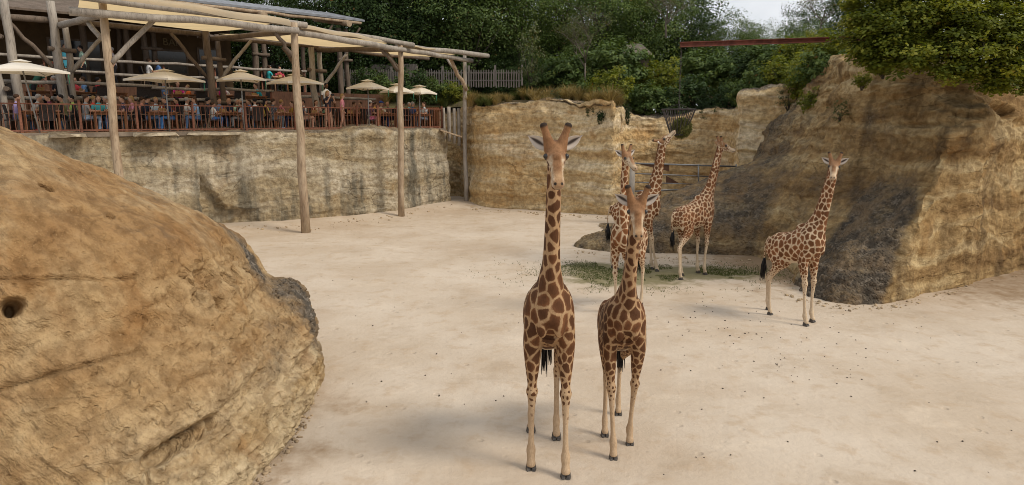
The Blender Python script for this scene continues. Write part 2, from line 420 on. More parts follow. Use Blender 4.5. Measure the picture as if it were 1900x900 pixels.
# ------------------------------------------------------------------ rock faces: smooth control sheets + carved relief
def crw(n, K):
    """Catmull-Rom weights, n samples over K control points"""
    W = np.zeros((n, K)); u = np.linspace(0, K - 1, n)
    for a, x in enumerate(u):
        i = min(int(x), K - 2); f = x - i
        w = (-0.5*f**3 + f*f - 0.5*f, 1.5*f**3 - 2.5*f*f + 1, -1.5*f**3 + 2*f*f + 0.5*f, 0.5*f**3 - 0.5*f*f)
        for k, ww in zip((i - 1, i, i + 1, i + 2), w): W[a, min(max(k, 0), K - 1)] += ww
    return W
def sheet(C, nr, nk):
    C = np.asarray(C, float)                     # rows, cols, 3
    return np.einsum('ar,rkc,bk->abc', crw(nr, C.shape[0]), C, crw(nk, C.shape[1]))
def even(A, axis, n, wt=None):
    """resample a dense sheet so that samples are spread evenly along an axis"""
    d = np.linalg.norm(np.diff(A, axis=axis), axis=2)
    d = d.mean(axis=1 - axis); 
    if wt is not None: d = d * wt
    cum = np.concatenate([[0], np.cumsum(d)]); u = np.interp(np.linspace(0, cum[-1], n), cum, np.arange(len(cum)))
    i = np.minimum(u.astype(int), len(cum) - 2); f = u - i
    lo = np.take(A, i, axis); hi = np.take(A, i + 1, axis)
    f = f[:, None, None] if axis == 0 else f[None, :, None]
    return lo * (1 - f) + hi * f
def normals(S):
    du = np.gradient(S, axis=1); dv = np.gradient(S, axis=0)
    n = np.cross(du, dv); l = np.linalg.norm(n, axis=2, keepdims=True); return n / np.maximum(l, 1e-9)
def outward(S, N):
    h = S.shape[0] // 2; d = np.sum((S[:h] - np.array((0, 0, CAM_H))) * N[:h], 2)
    return -N if np.mean(np.sign(d)) > 0 else N
def sheet_obj(name, S, mat, crust, label, flip=False):
    nr, nk = S.shape[:2]; i = np.arange(nr * nk).reshape(nr, nk)
    f = np.stack([i[:-1, :-1], i[:-1, 1:], i[1:, 1:], i[1:, :-1]], -1).reshape(-1, 4)
    if flip: f = f[:, ::-1]
    me = np_mesh(name, S.reshape(-1, 3), f); set_attr(me, 'crust', crust.ravel())
    o = link(name, me, MATS[mat]); tag(o, label, None, None, 'structure'); return o
def relief(S, N, big=0.22, ledge=0.10, fine=0.05, zf=2.2, seed=0, rough_zone=None):
    """rock relief along the normals: bulges, bedding ledges, grain"""
    b = fbm(S * 0.45, 4, seed) * big
    wz = S[..., 2:3] * zf + 0.55 * fbm(S * 0.35, 3, seed + 5)[..., None] + 0.22 * fbm(S * 1.4, 3, seed + 6)[..., None]
    q = np.concatenate([S[..., :2] * 0.22, wz], -1)
    l = fbm(q, 4, seed + 20, 0.6); l = np.sign(l) * np.abs(l) ** 0.7 * ledge
    g = fbm(S * 3.2, 5, seed + 40, 0.62); g = g - 0.8 * np.maximum(0, np.abs(fbm(S * 2.0, 3, seed + 60)) * -1 + 0.12)
    a = 1.0 if rough_zone is None else rough_zone
    return S + N * (b + l * a + g * fine)[..., None]
def notch(S, N, c, r, depth, hard=0.45):
    """carve a cavity: ellipsoid centre c, radii r"""
    d = np.linalg.norm((S - np.array(c)) / np.array(r), axis=2)
    return S - N * (depth * (1 - sstep(1 - hard, 1.0, d)))[..., None]

# --- the big tan outcrop in front of the terrace
def build_outcrop():
    cols = [
     [(-420,1200,5.6),(-420,850,5.9),(-420,500,6.2),(-420,260,6.8),(-420,90,7.6),(-420,60,9.2)],
     [(-200,1180,5.7),(-200,850,6.0),(-200,560,6.4),(-200,350,6.9),(-200,215,7.6),(-200,155,9.2)],
     [(0,1150,5.8),(0,850,6.2),(0,600,6.6),(0,420,7.0),(0,300,7.8),(0,238,9.2)],
     [(150,1100,6.0),(150,850,6.5),(150,650,7.0),(155,470,7.6),(165,365,8.5),(182,312,10.0)],
     [(290,1050,6.3),(290,850,6.9),(295,660,7.6),(305,500,8.4),(325,418,9.4),(345,388,10.9)],
     [(390,980,6.9),(395,820,7.5),(405,680,8.2),(414,560,9.2),(427,476,10.3),(441,442,11.6)],
     [(465,900,7.85),(478,800,8.4),(484,700,9.1),(490,600,10.1),(490,530,11.2),(490,507,12.0)],
     [(545,806,9.35),(556,730,9.7),(560,650,10.2),(556,582,10.8),(549,536,11.5),(543,521,12.0)],
     [(588,716,11.1),(590,660,11.3),(586,612,11.6),(580,570,11.9),(570,545,12.2),(562,533,12.5)],
     [(578,660,13.0),(574,630,13.0),(566,600,13.0),(560,570,12.9),(556,550,12.8),(550,540,12.8)],
    ]
    C = []
    for j, c in enumerate(cols):
        pts = [P(*q) for q in c]
        pts[0] = (pts[0][0], pts[0][1], -0.15)
        rx, ry, rz = pts[-1]; k = 1.0 if j < 7 else 0.35
        pts.append((rx - 0.2, ry + 1.0 * k, rz * 0.82)); pts.append((rx - 0.5, ry + 2.2 * k, rz * 0.45)); pts.append((rx - 0.5, ry + 2.8 * k, -0.2))
        C.append(pts)
    C = np.array(C).transpose(1, 0, 2)
    S = sheet(C, 260, 240); S = even(even(S, 0, 470), 1, 470)
    N = normals(S)
    N = outward(S, N)
    up = sstep(0.25, 0.75, N[..., 2])
    S0 = S.copy()
    lr_ = sstep(-5.2, -3.6, S0[..., 0]) * sstep(2.6, 1.2, S0[..., 2]); S = relief(S, N, 0.11, 0.12, 0.05, 2.6, 3, (1 - 0.7 * up) * (.35 + .9 * lr_))
    a_ = radians(40); u_ = S0[..., 0] * cos(a_) - S0[..., 2] * sin(a_); v_ = S0[..., 0] * sin(a_) + S0[..., 2] * cos(a_)
    pk = fbm(np.stack([u_ * 9.0, v_ * 1.3, S0[..., 1] * 1.5], -1), 3, 14); S = S + N * (0.048 * pk * (.4 + .6 * sstep(.3, -.2, up)))[..., None]
    chip = np.abs(fbm(S0 * 4.5, 4, 19, .6)); S = S - N * (0.045 * (1 - sstep(0, .22, chip)) * (.15 + .85 * lr_))[..., None]
    # honeycombed band under the brow
    bp = np.array(P(440, 520, 9.4)); d = np.linalg.norm((S0 - bp) / np.array((1.5, 2.0, 0.55)), axis=2)
    S = S - N * (np.maximum(0, fbm(S0 * 5.0, 3, 77)) * 0.30 * (1 - sstep(0.5, 1.2, d)))[..., None]
    hid = 1e4 * (np.sum((S0 - np.array((0, 0, CAM_H))) * N, 2) > -.1)
    # long overhung cavity, small bored hole, dark pocket near the brow, cracks
    for px, py, rr in ((300,835,.20),(325,822,.22),(350,806,.24),(378,793,.24),(402,783,.20)):
        k = np.argmin(np.hypot(*(project(S0) - np.array((px, py)).reshape(2, 1, 1))) + hid); c = S0.reshape(-1, 3)[k]
        S = notch(S, N, c + np.array((0, 0, -0.02)), (rr, rr * 1.6, rr * 0.55), 0.24, 0.5)
    for px, py, rr, dd in ((24,571,.115,.40),(88,345,.10,.14),(205,402,.05,.08),(560,690,.1,.05)):
        k = np.argmin(np.hypot(*(project(S0) - np.array((px, py)).reshape(2, 1, 1))) + hid); c = S0.reshape(-1, 3)[k]
        S = notch(S, N, c, (rr, rr * 1.5, rr), dd, 0.5)
    pr = project(S0)
    for (x0, y0), (x1, y1), dd in (((-40,520),(250,516),.05),((0,725),(255,648),.05),((250,648),(290,560),.02),((270,860),(275,905),.05)):
        ax = np.clip(((pr[0]-x0)*(x1-x0)+(pr[1]-y0)*(y1-y0))/((x1-x0)**2+(y1-y0)**2), 0, 1)
        dist = np.hypot(pr[0]-x0-ax*(x1-x0), pr[1]-y0-ax*(y1-y0) + 5*fbm(S0*3, 3, 8)) + 300 * (S0[..., 1] > 12.5)
        S = S - N * (dd * (1 - sstep(0.5, 4.5, dist)))[..., None]
    cr = np.zeros(S.shape[:2])
    for px, py, Y, r, w in ((545,525,11.5,.6,1.0),(565,555,11.5,.55,1.0),(575,595,11.3,.5,1.0),(580,640,11.2,.4,.7),(520,535,11.3,.4,.8),(465,500,11.2,.5,.9),(430,450,11.2,.45,.75),(360,400,10.7,.4,.5)):
        cr = np.maximum(cr, w * np.exp(-np.sum((S0 - np.array(P(px, py, Y))) ** 2, 2) / (2 * r * r)))
    cr = np.maximum(cr, 0.28 * up)
    sheet_obj('rock_outcrop', S, 'sandstone_tan', cr, 'huge tan sandstone outcrop with bored hole, overhung cavity and grey-topped lobe')
def project(S):
    v = S - np.array((0, 0, CAM_H)); a = CAM_PITCH
    dep = v[..., 1] * cos(a) - v[..., 2] * sin(a); up = v[..., 1] * sin(a) + v[..., 2] * cos(a)
    dep = np.maximum(dep, 0.2)
    return np.stack([950 + 1267 * v[..., 0] / dep, 450 - 1267 * up / dep])
build_outcrop()

# --- cliffs drawn from a plan path: (x, y, top height, setback of the top)
def path_cliff(name, path, mat, label, seed, nr=150, nk=420, big=0.2, ledge=0.1, fine=0.05, zf=2.2, back=(0, 1), crustf=None, topvar=1.0, notches=(), rows=(0, .2, .4, .6, .8, .93, 1.0)):
    pth = np.array([p[:2] for p in path], float); tan = np.gradient(pth, axis=0)
    tan /= np.linalg.norm(tan, axis=1, keepdims=True)
    inn = np.stack([-tan[:, 1], tan[:, 0]], 1)             # inland = left of the path
    C = []
    for f in rows:
        C.append([(p[0] + i[0] * p[3] * f ** 1.5, p[1] + i[1] * p[3] * f ** 1.5, -0.4 + (p[2] + 0.4) * f) for p, i in zip(path, inn)])
    for e, dz in ((0.5, 0.10), (1.6, 0.2), (3.4, 0.25)):
        C.append([(p[0] + i[0] * (p[3] + min(e, p[4] if len(p) > 4 else 9)), p[1] + i[1] * (p[3] + min(e, p[4] if len(p) > 4 else 9)), p[2] + dz * (p[5] if len(p) > 5 else 1)) for p, i in zip(path, inn)])
    S = sheet(np.array(C), 120, 40 * len(path)); S = even(even(S, 0, nr), 1, nk)
    N = normals(S)
    N = outward(S, N)
    S0 = S.copy(); S = relief(S, N, big, ledge, fine, zf, seed)
    q0 = np.concatenate([S0[..., :2] * .55, S0[..., 2:] * 0], -1); S[..., 2] += 0.26 * fbm(q0, 4, seed + 7, .6) * sstep(2.6, 5.0, S0[..., 2]) * topvar
    for nt in notches:
        if nt[0] == 'step':                                  # a joint in the cliff: the face right of it lies further back
            s_ = (S0[..., 0] - TA[0]) * TD[0] + (S0[..., 1] - TA[1]) * TD[1] + .12 * fbm(S0 * 1.5, 3, 3); e_ = s_ - nt[1]
            S = S - N * (nt[3] * sstep(-.02, .10, e_) * (1 - sstep(.5, 3.2, e_)) * (1 - sstep(nt[2] - .15, nt[2], S0[..., 2] + 1.6 * np.clip(e_, 0, 1) + .15 * fbm(S0 * 2, 3, 5))))[..., None]
        else: S = notch(S, N, *nt, 0.35)
    cr = crustf(S0, N) if crustf else np.zeros(S.shape[:2])
    return sheet_obj(name, S, mat, cr, label)

# terrace cliff under the railing
tp = [T(-20, 0.6, 0), T(-16, 0.3, 0), T(-12, -0.1, 0), T(-8, -0.2, 0), T(-4, 0.0, 0), T(-1.2, -0.05, 0), T(0, 0, 0), T(2.5, -0.45, 0), T(5, -0.75, 0), T(7.5, -0.55, 0), T(9.6, -0.2, 0), T(11.2, 0.0, 0), T(11.75, 0.35, 0), T(11.9, 1.2, 0), T(12.0, 3.0, 0), T(12.0, 5.5, 0)]
TW = [(p[0], p[1], 3.93, 0.25) for p in tp]
def t_crust(S, N):
    return np.clip(0.62 * sstep(0.4, 0.9, N[..., 2]) + 0.22 * fbm(S * 0.5, 3, 4), 0, 1)
nk_c = P(358, 350, 27.4)
path_cliff('cliff_terrace', TW, 'sandstone_grey', 'grey and ochre stone cliff below the terrace railing', 31, 170, 520, 0.18, 0.10, 0.07, 1.5, crustf=t_crust, topvar=0.25,
           notches=[('step', -1.35, 2.5, 0.42)])
# golden cliff in the middle, the recess with the gate, and the pale wall on its right
CW = [(-8.5, 41.5, 5.2, .3), (-5.5, 40.6, 5.2, .3), (-3.4, 39.6, 5.2, .3), (-2.7, 37.6, 5.15, .3), (-1.7, 35.6, 5.15, .4), (0.3, 34.5, 5.2, .5), (2.1, 33.75, 5.25, .5), (3.7, 32.8, 5.25, .55), (4.6, 32.25, 5.2, .5), (5.05, 32.55, 5.15, .35), (5.45, 33.6, 5.0, .2), (5.8, 34.8, 4.9, .2), (6.3, 35.7, 4.8, .2), (7.6, 36.1, 4.7, .2), (9.6, 36.2, 4.8, .2), (11.2, 35.9, 4.9, .1), (11.3, 34.6, 5.3, .1), (10.7, 32.8, 5.5, .1), (9.95, 30.7, 5.6, .15), (10.15, 30.1, 5.6, .2), (12.0, 29.2, 5.7, .3), (15, 27.6, 6.0, .4), (18, 26.5, 6.2, .4)]
path_cliff('cliff_back', CW, 'sandstone_gold', 'golden banded sandstone cliff behind the giraffes', 57, 170, 640, 0.30, 0.12, 0.08, 2.0, topvar=1.6,
           crustf=lambda S, N: np.clip(0.7 * sstep(0.5, 0.95, N[..., 2]) + 0.1, 0, 1))
# brown cliff on the right with its dark pebbly ramps
def build_right():
    cols = [
     [(1066,459,24.3),(1070,452,24.5),(1076,447,24.8),(1084,443,25.1),(1092,440,25.5),(1100,439,25.9),(1104,440,26.3)],
     [(1118,467,23.3),(1122,452,23.6),(1126,440,24.0),(1130,430,24.5),(1134,422,25.1),(1138,417,25.8),(1142,416,26.5)],
     [(1190,470,23.0),(1192,448,23.3),(1195,428,23.8),(1198,408,24.5),(1200,392,25.4),(1202,382,26.2),(1204,380,27.0)],
     [(1262,472,22.9),(1262,444,23.1),(1262,416,23.6),(1262,390,24.4),(1262,366,25.4),(1262,354,26.4),(1262,352,27.2)],
     [(1335,474,22.7),(1337,442,22.9),(1340,408,23.4),(1342,374,24.2),(1345,345,25.2),(1348,331,26.2),(1350,328,27.2)],
     [(1402,477,22.3),(1412,440,22.6),(1420,400,23.0),(1428,360,23.5),(1436,320,24.4),(1440,296,25.2),(1442,290,26.2)],
     [(1452,505,20.6),(1470,455,21.1),(1486,405,21.6),(1498,355,22.1),(1508,305,22.6),(1514,255,23.3),(1516,226,24.0)],
     [(1470,538,18.0),(1520,470,18.9),(1570,405,19.8),(1615,338,20.6),(1598,270,21.2),(1572,205,22.0),(1566,165,22.8)],
     [(1500,552,17.1),(1540,495,17.6),(1590,425,18.4),(1650,335,19.6),(1655,262,20.4),(1640,190,20.9),(1612,112,21.6)],
     [(1560,563,16.45),(1590,510,16.9),(1635,425,17.7),(1690,330,18.9),(1712,250,19.6),(1700,180,20.2),(1680,108,20.8)],
     [(1648,560,16.6),(1668,500,16.75),(1702,410,17.2),(1738,315,17.8),(1755,235,18.3),(1758,180,19.2),(1745,108,20.2)],
     [(1705,550,17.1),(1712,480,17.2),(1725,395,17.35),(1748,310,17.7),(1778,232,18.0),(1788,185,18.9),(1785,118,20.2)],
     [(1790,528,18.3),(1790,450,18.3),(1795,360,18.3),(1805,280,18.3),(1820,222,18.3),(1825,190,18.9),(1825,140,20.4)],
     [(1900,498,20.5),(1900,420,20.5),(1900,340,20.5),(1900,270,20.5),(1900,216,20.5),(1900,190,20.9),(1900,150,21.8)],
     [(2080,485,21.4),(2080,420,21.4),(2080,340,21.4),(2080,260,21.4),(2080,200,21.4),(2080,170,21.8),(2080,140,22.6)],
    ]
    C = []
    for j, c in enumerate(cols):
        pts = [list(P(*q)) for q in c]; pts[0][2] = -0.2
        x, y, z = pts[-1]; k = min(1, j / 5)
        pts.append([x + .2, y + 1.0, z * (0.8 + .2 * k)]); pts.append([x + .5, y + 2.6, (z + .3) * k if k == 1 else z * .35 * k]); pts.append([x + .9, y + 4.6, (z + .5) if k == 1 else -0.3])
        C.append(pts)
    C = np.array(C).transpose(1, 0, 2)
    S = sheet(C, 200, 300); S = even(even(S, 0, 330), 1, 520); N = normals(S)
    N = outward(S, N)
    S0 = S.copy(); pr = project(S0)
    hi = sstep(2.6, 4.2, S0[..., 2]); S = relief(S, N, 0.24, 0.22, 0.10, 1.7, 83, .40 + .60 * hi)
    # overhung ledge near the top on the right, with its cave
    for px, py, Y, r, d in ((1850,205,19.6,(.75,.9,.30),.5),(1870,207,20.0,(.6,.9,.26),.4),(1800,212,18.3,(.5,.7,.15),.2),(1760,228,18.2,(1.0,.9,.10),.14),(1690,232,19.6,(1.4,.9,.08),.12)):
        S = notch(S, N, P(px, py, Y), r, d, 0.45)
    px, py = pr
    tailc = (1 - sstep(1405, 1470, px + (py - 400) * 0.3)) * (0.95 - 0.45 * sstep(0.25, 0.9, fbm(S0 * .5, 3, 5) + .5) * 0)
    # the lobe: between its two edges, and the thinner crust above it
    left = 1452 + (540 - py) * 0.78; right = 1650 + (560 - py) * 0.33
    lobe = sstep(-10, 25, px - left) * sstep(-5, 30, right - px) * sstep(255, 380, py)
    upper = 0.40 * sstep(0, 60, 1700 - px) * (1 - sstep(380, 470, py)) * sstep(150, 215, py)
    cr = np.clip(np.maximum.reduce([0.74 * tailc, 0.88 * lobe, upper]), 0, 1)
    S = S + N * (np.maximum(0, fbm(S0 * 6.5, 3, 91)) * 0.10 * np.maximum(lobe, tailc * .5))[..., None]
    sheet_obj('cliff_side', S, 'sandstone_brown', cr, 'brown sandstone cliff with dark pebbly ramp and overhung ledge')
build_right()

# --- wooded slope above the cliffs
def hill_h(x, y):
    p = np.stack([x, y, np.zeros_like(x)], -1)
    base = 5.1 + 0.10 * np.clip(y - 40, 0, 60) + 0.35 * fbm(p * 0.25, 3, 6)
    return base
def build_hill():
    def patch(name, x0, x1, y0, y1, nx, ny, label):
        X, Y = np.meshgrid(np.linspace(x0, x1, nx), np.linspace(y0, y1, ny))
        Z = hill_h(X, Y); i = np.arange(nx * ny).reshape(ny, nx)
        f = np.stack([i[:-1, :-1], i[:-1, 1:], i[1:, 1:], i[1:, :-1]], -1).reshape(-1, 4)
        o = link(name, np_mesh(name, np.stack([X, Y, Z], -1).reshape(-1, 3), f), MATS['soil']); tag(o, label, None, None, 'structure')
    patch('hillside', -60, 90, 42.6, 130, 120, 80, 'dark wooded slope rising behind the cliffs')
    # bank between the middle cliff and the slope
    X, Y = np.meshgrid(np.linspace(-11, 6.0, 60), np.linspace(0, 1, 30)); 
    front = np.interp(X, [-11, -3.4, -2.6, -1.5, 2.2, 4.6, 5.0, 5.6, 6.0], [41.5, 40.2, 38.2, 36.4, 34.6, 33.2, 33.6, 36, 39.5]) 
    Yy = front + (43.2 - front) * Y; ft = np.interp(X, [-11, -3, 0, 4.5, 6.0], [5.15, 5.2, 5.3, 5.25, 4.9])
    Z = ft + (hill_h(X, Yy) - ft) * sstep(0, 1, Y) + 0.55 * sin(1) * np.sin(pi * np.clip(Y, 0, 1)) * 0.9
    i = np.arange(X.size).reshape(X.shape); f = np.stack([i[:-1, :-1], i[:-1, 1:], i[1:, 1:], i[1:, :-1]], -1).reshape(-1, 4)
    o = link('bank', np_mesh('bank', np.stack([X, Yy, Z], -1).reshape(-1, 3), f), MATS['soil']); tag(o, 'earth bank on top of the golden cliff', None, None, 'structure')
    def bank_z(x, y):
        fr = np.interp(x, [-11, -3.4, -2.6, -1.5, 2.2, 4.6, 5.0, 5.6, 6.0], [41.5, 40.2, 38.2, 36.4, 34.6, 33.2, 33.6, 36, 39.5]); q = min(max((y - fr) / (43.2 - fr), 0), 1)
        a = np.interp(x, [-11, -3, 0, 4.5, 6.0], [5.15, 5.2, 5.3, 5.25, 4.9]); hh = float(hill_h(np.array([float(x)]), np.array([float(y)]))[0])
        return float(a + (hh - a) * (q * q * (3 - 2 * q)) + 0.55 * sin(1) * sin(pi * q) * 0.9) if y < 43.2 else hh
    return bank_z
bank_z = build_hill()
# ------------------------------------------------------------------ giraffes
def coat_mat(name, patch, line, th, soft=0.12):
    m = Mat(name, 0.75, 0.2)
    A = m.sep(m.attr('coat', 'Color')); B = m.sep(m.attr('zone', 'Color'))
    edge, rnd, spot = A[0], A[1], A[2]; brown, pale, dark = B[0], B[1], B[2]
    n1 = m.noise(11, 6, 0.68); n2 = m.noise(55, 4, 0.7); hair = m.noise(1.0, 3, 0.6, m.map(scale=(90, 90, 18)))
    e = m.math('ADD', edge, m.math('MULTIPLY', m.math('SUBTRACT', n1, 0.5), 0.75))
    e = m.math('ADD', e, m.math('MULTIPLY', m.math('SUBTRACT', n2, 0.5), 0.16))
    thv = m.math('ADD', m.math('MULTIPLY', m.math('SUBTRACT', 1.0, spot), 0.75), th)
    s = m.math('MULTIPLY', m.rng(e, m.math('SUBTRACT', thv, soft), m.math('ADD', thv, soft)), m.rng(spot, 0.02, 0.30))
    pc = m.mix(rnd, tuple(x * 0.58 for x in patch), tuple(x * 1.25 for x in patch))
    pc = m.mix(m.rng(edge, 0.25, 0.8, 0, 0.6), pc, tuple(x * 0.50 for x in patch))
    lc = m.mix(pale, line, (0.66, 0.56, 0.42))
    c = m.mix(s, lc, pc)
    c = m.mix(brown, c, m.mix(m.rng(n1, 0.3, 0.7), (0.20, 0.095, 0.042), (0.33, 0.175, 0.085)))
    c = m.mix(dark, c, (0.018, 0.014, 0.012))
    c = m.mix(m.rng(hair, 0.35, 0.7, 0, 0.45), c, m.mix(1.0, c, (0.55, 0.5, 0.46), 'MULTIPLY'))
    h = m.math('ADD', m.math('MULTIPLY', hair, 0.5), n2)
    big = m.noise(3.2, 5, .6); c = m.mix(m.rng(big, .35, .65, 0, .30), c, m.mix(1.0, c, (.66, .58, .50), 'MULTIPLY'))
    MATS[name] = m.done(c, m.bump(m.math('ADD', h, m.math('MULTIPLY', n1, .8)), 0.5, 0.012)); return MATS[name]
coat_mat('coat_dark', (0.150, 0.062, 0.025), (0.44, 0.285, 0.155), 0.20)
coat_mat('coat_mid', (0.195, 0.082, 0.030), (0.53, 0.375, 0.215), 0.22)
coat_mat('coat_russet', (0.24, 0.095, 0.036), (0.60, 0.46, 0.31), 0.24)
def horn_mat():
    m = Mat('hoof_horn', 0.55, 0.4); n = m.noise(1.0, 4, .6, m.map(scale=(20, 20, 60)))
    MATS['hoof_horn'] = m.done(m.mix(m.rng(n, .35, .7), (0.03, 0.026, 0.024), (0.10, 0.085, 0.07)), m.bump(n, .3, .01))
horn_mat()
plain('eye_black', (0.012, 0.009, 0.008), 0.08, 0.1, spec=0.6)
plain('tail_hair', (0.012, 0.010, 0.010), 0.6, 0.3, 40)
plain('mane_hair', (0.17, 0.075, 0.035), 0.8, 0.35, 30)
def ear_mat():
    m = Mat('ear_fur', 0.9, 0.1); A = m.sep(m.attr('ear', 'Color')); n = m.noise(60, 4)
    c = m.mix(m.rng(A[0], 0.3, 0.85), (0.56, 0.50, 0.44), (0.07, 0.055, 0.05)); c = m.mix(A[1], c, m.mix(n, (0.30, 0.17, 0.09), (0.42, 0.27, 0.16)))
    MATS['ear_fur'] = m.done(c, m.bump(n, .3, .01))
ear_mat()

def smooth_tube(mb, ctrl, n, seg=18, rec=None, part=None):
    """ctrl: list of (x, y, z, r_side, r_deep)"""
    A = crw(n, len(ctrl)) @ np.array(ctrl, float)
    A[:, 3:] = np.maximum(A[:, 3:], 0.006)
    mb.tube([tuple(a[:3]) for a in A], [(a[3], a[4]) for a in A], seg)
    if rec is not None:
        for k, a in enumerate(A): rec.append((part, a[0], a[1], a[2], (a[3] + a[4]) / 2, k / (n - 1)))
TORSO, NECK, HEAD, HORN, FLEG, HLEG, TAIL = range(7)

def giraffe(label, heading, org, scale, feet, group, seed, coat, vox=0.013, neck_k=(0.0, 0.0), neck_pts=None, head=(0.0, 45.0), wide=1.0,
            patch=1.0, tail_swing=(0.0, 0.0), lift=0.0):
    rr = random.Random(seed); rng = np.random.default_rng(seed)
    yaw = atan2(heading[1], heading[0])
    root = empty('giraffe', (org[0], org[1], gz(*org)), yaw, scale)
    tag(root, label, 'giraffe', group)
    inv = Matrix.Rotation(-yaw, 4, 'Z')
    fl = []
    for fx, fy in feet:
        q = inv @ Vector((fx - org[0], fy - org[1], 0)); fl.append((q.x / scale, q.y / scale))
    mb = MB(); rec = []
    w = wide
    # trunk: rump, belly, deep chest, brisket
    smooth_tube(mb, [(-.88, 0, 2.02, .05, .06), (-.80, 0, 1.99, .17, .20), (-.62, 0, 1.95, .265*w, .35), (-.36, 0, 1.93, .30*w, .40), (-.05, 0, 1.97, .325*w, .43),
                     (.22, 0, 2.08 + lift*.3, .32*w, .46 - lift*.3), (.42, 0, 2.16 + lift*.5, .285*w, .46 - lift*.5), (.58, 0, 2.17 + lift*.5, .22*w, .37 - lift*.5), (.68, 0, 2.16 + lift*.5, .13*w, .24 - lift*.4), (.72, 0, 2.16 + lift*.5, .05, .08)], 46, 26, rec, TORSO)
    for s in (-1, 1):
        mb.ell((.38, s*.19*w, 2.05), (.20, .125, .42), 16, 12); mb.ell((-.52, s*.17*w, 1.86), (.28, .15, .38), 16, 12); mb.ell((.56, s*.10*w, 2.12 + lift*.4), (.13, .12, .24), 14, 10)
    mb.ell((.22, 0, 2.50), (.30, .10, .14), 14, 10)            # withers
    # neck
    kx, ky = neck_k
    NP = neck_pts or [(.30, 0, 2.22), (.44, 0, 2.52), (.535, 0, 2.82), (.61, 0, 3.2), (.675, 0, 3.62), (.72, 0, 3.98), (.74, 0, 4.12)]
    NR = [(.25*w, .36), (.17*w, .285), (.112, .205), (.094, .165), (.087, .14), (.082, .12), (.08, .11)]
    NPk = [(x + kx * max(0, z - 2.35), y + ky * max(0, z - 2.35), z) for x, y, z in NP]
    smooth_tube(mb, [(*p, *r) for p, r in zip(NPk, NR)], 40, 20, rec, NECK)
    # head
    horn_t = []
    hy, hp = radians(head[0]), radians(head[1])
    h = Vector((cos(hp) * cos(hy), cos(hp) * sin(hy), -sin(hp))); lat = Vector((-sin(hy), cos(hy), 0)); up = h.cross(lat).normalized()
    if up.z < 0 and abs(hp) < 1.4: up = -up
    O = Vector(NPk[-1]) + Vector((0, 0, 0.05)) - h * 0.02
    def hpnt(t, u=0.0, l=0.0): return O + h * t + up * u + lat * l
    hs = [(-.09, -.02, .05, .06), (-.04, 0, .092, .105), (.05, .01, .112, .125), (.14, .012, .118, .112), (.22, 0, .098, .098), (.31, -.015, .076, .08), (.40, -.028, .068, .066), (.48, -.033, .074, .063), (.535, -.038, .066, .052), (.565, -.04, .035, .03)]
    smooth_tube(mb, [(*hpnt(t, u), a, b) for t, u, a, b in hs], 34, 18, rec, HEAD)
    js = [(.02, -.09, .06, .06), (.12, -.098, .058, .055), (.26, -.085, .045, .04), (.40, -.083, .042, .034), (.49, -.09, .05, .034), (.53, -.092, .03, .02)]
    smooth_tube(mb, [(*hpnt(t, u), a, b) for t, u, a, b in js], 20, 14, rec, HEAD)
    mb.ell(hpnt(.20, .085), (.055, .055, .05), 12, 8)             # forehead boss
    for s in (-1, 1):
        mb.ell(hpnt(.145, .035, s*.098), (.045, .045, .045), 12, 8); mb.ell(hpnt(.485, 0.0, s*.04), (.032, .032, .03), 10, 8)
        b0 = hpnt(.02, .065, s*.060); d = (up * .80 - h * .50 + lat * s * .31).normalized(); horn_t.append((b0, d))
        smooth_tube(mb, [(*(b0 + d * q), r, r) for q, r in ((-.03, .085), (.04, .068), (.12, .050), (.20, .042), (.25, .045), (.275, .040), (.29, .018))], 16, 14, rec, HORN)
    # legs
    hoof_at = []
    for k, (s, (fx, fy)) in enumerate(zip((1, -1), fl[:2])):
        ax, ay = fx - .02, fy
        el = Vector((.34, s*.208*w, 1.66)); fe = Vector((ax - .01, ay, .25)); kn = el.lerp(fe, .40) + Vector((.03, 0, 0))
        cn = kn.lerp(fe, .5) - Vector((.012, 0, 0))
        smooth_tube(mb, [(.40, s*.185*w, 2.05, .125, .20), (.36, s*.20*w, 1.85, .128, .18), (*el, .118, .145), (*el.lerp(kn, .5), .085, .105), (*el.lerp(kn, .84), .060, .07), (*kn, .080, .084), (*kn.lerp(fe, .12), .056, .06),
                         (*cn, .036, .042), (*kn.lerp(fe, .85), .040, .046), (*fe, .062, .066), (ax + .02, ay, .15, .052, .055), (ax + .04, ay, .085, .062, .068), (ax + .045, ay, .045, .058, .066)], 46, 14, rec, FLEG)
        hoof_at.append((ax + .05, ay))
    for k, (s, (fx, fy)) in enumerate(zip((1, -1), fl[2:])):
        ax, ay = fx - .02, fy
        st = Vector((-.40 + .25 * (fx + .65), s*.20*w, 1.48)); fe = Vector((ax - .01, ay, .25)); hk = Vector((fx - .06, s*.17*w * .4 + ay * .6, 1.0))
        smooth_tube(mb, [(-.50, s*.16*w, 1.95, .14, .27), (-.46, s*.185*w, 1.70, .125, .23), (*st, .10, .165), (*st.lerp(hk, .5), .07, .105), (*st.lerp(hk, .85), .048, .07), (*hk, .052, .07), (*hk.lerp(fe, .18), .042, .052),
                         (*hk.lerp(fe, .5), .036, .042), (*hk.lerp(fe, .85), .040, .046), (*fe, .052, .058), (ax + .02, ay, .15, .046, .05), (ax + .04, ay, .085, .056, .064), (ax + .045, ay, .045, .053, .063)], 46, 14, rec, HLEG)
        hoof_at.append((ax + .05, ay))
    # tail
    tx, ty = tail_swing
    tl = [(-.84, 0, 2.12), (-.93, ty*.2, 1.98), (-.97 + tx*.4, ty*.6, 1.72), (-.96 + tx, ty, 1.42)]
    smooth_tube(mb, [(*p, r, r) for p, r in zip(tl, (.05, .034, .026, .022))], 22, 10, rec, TAIL)
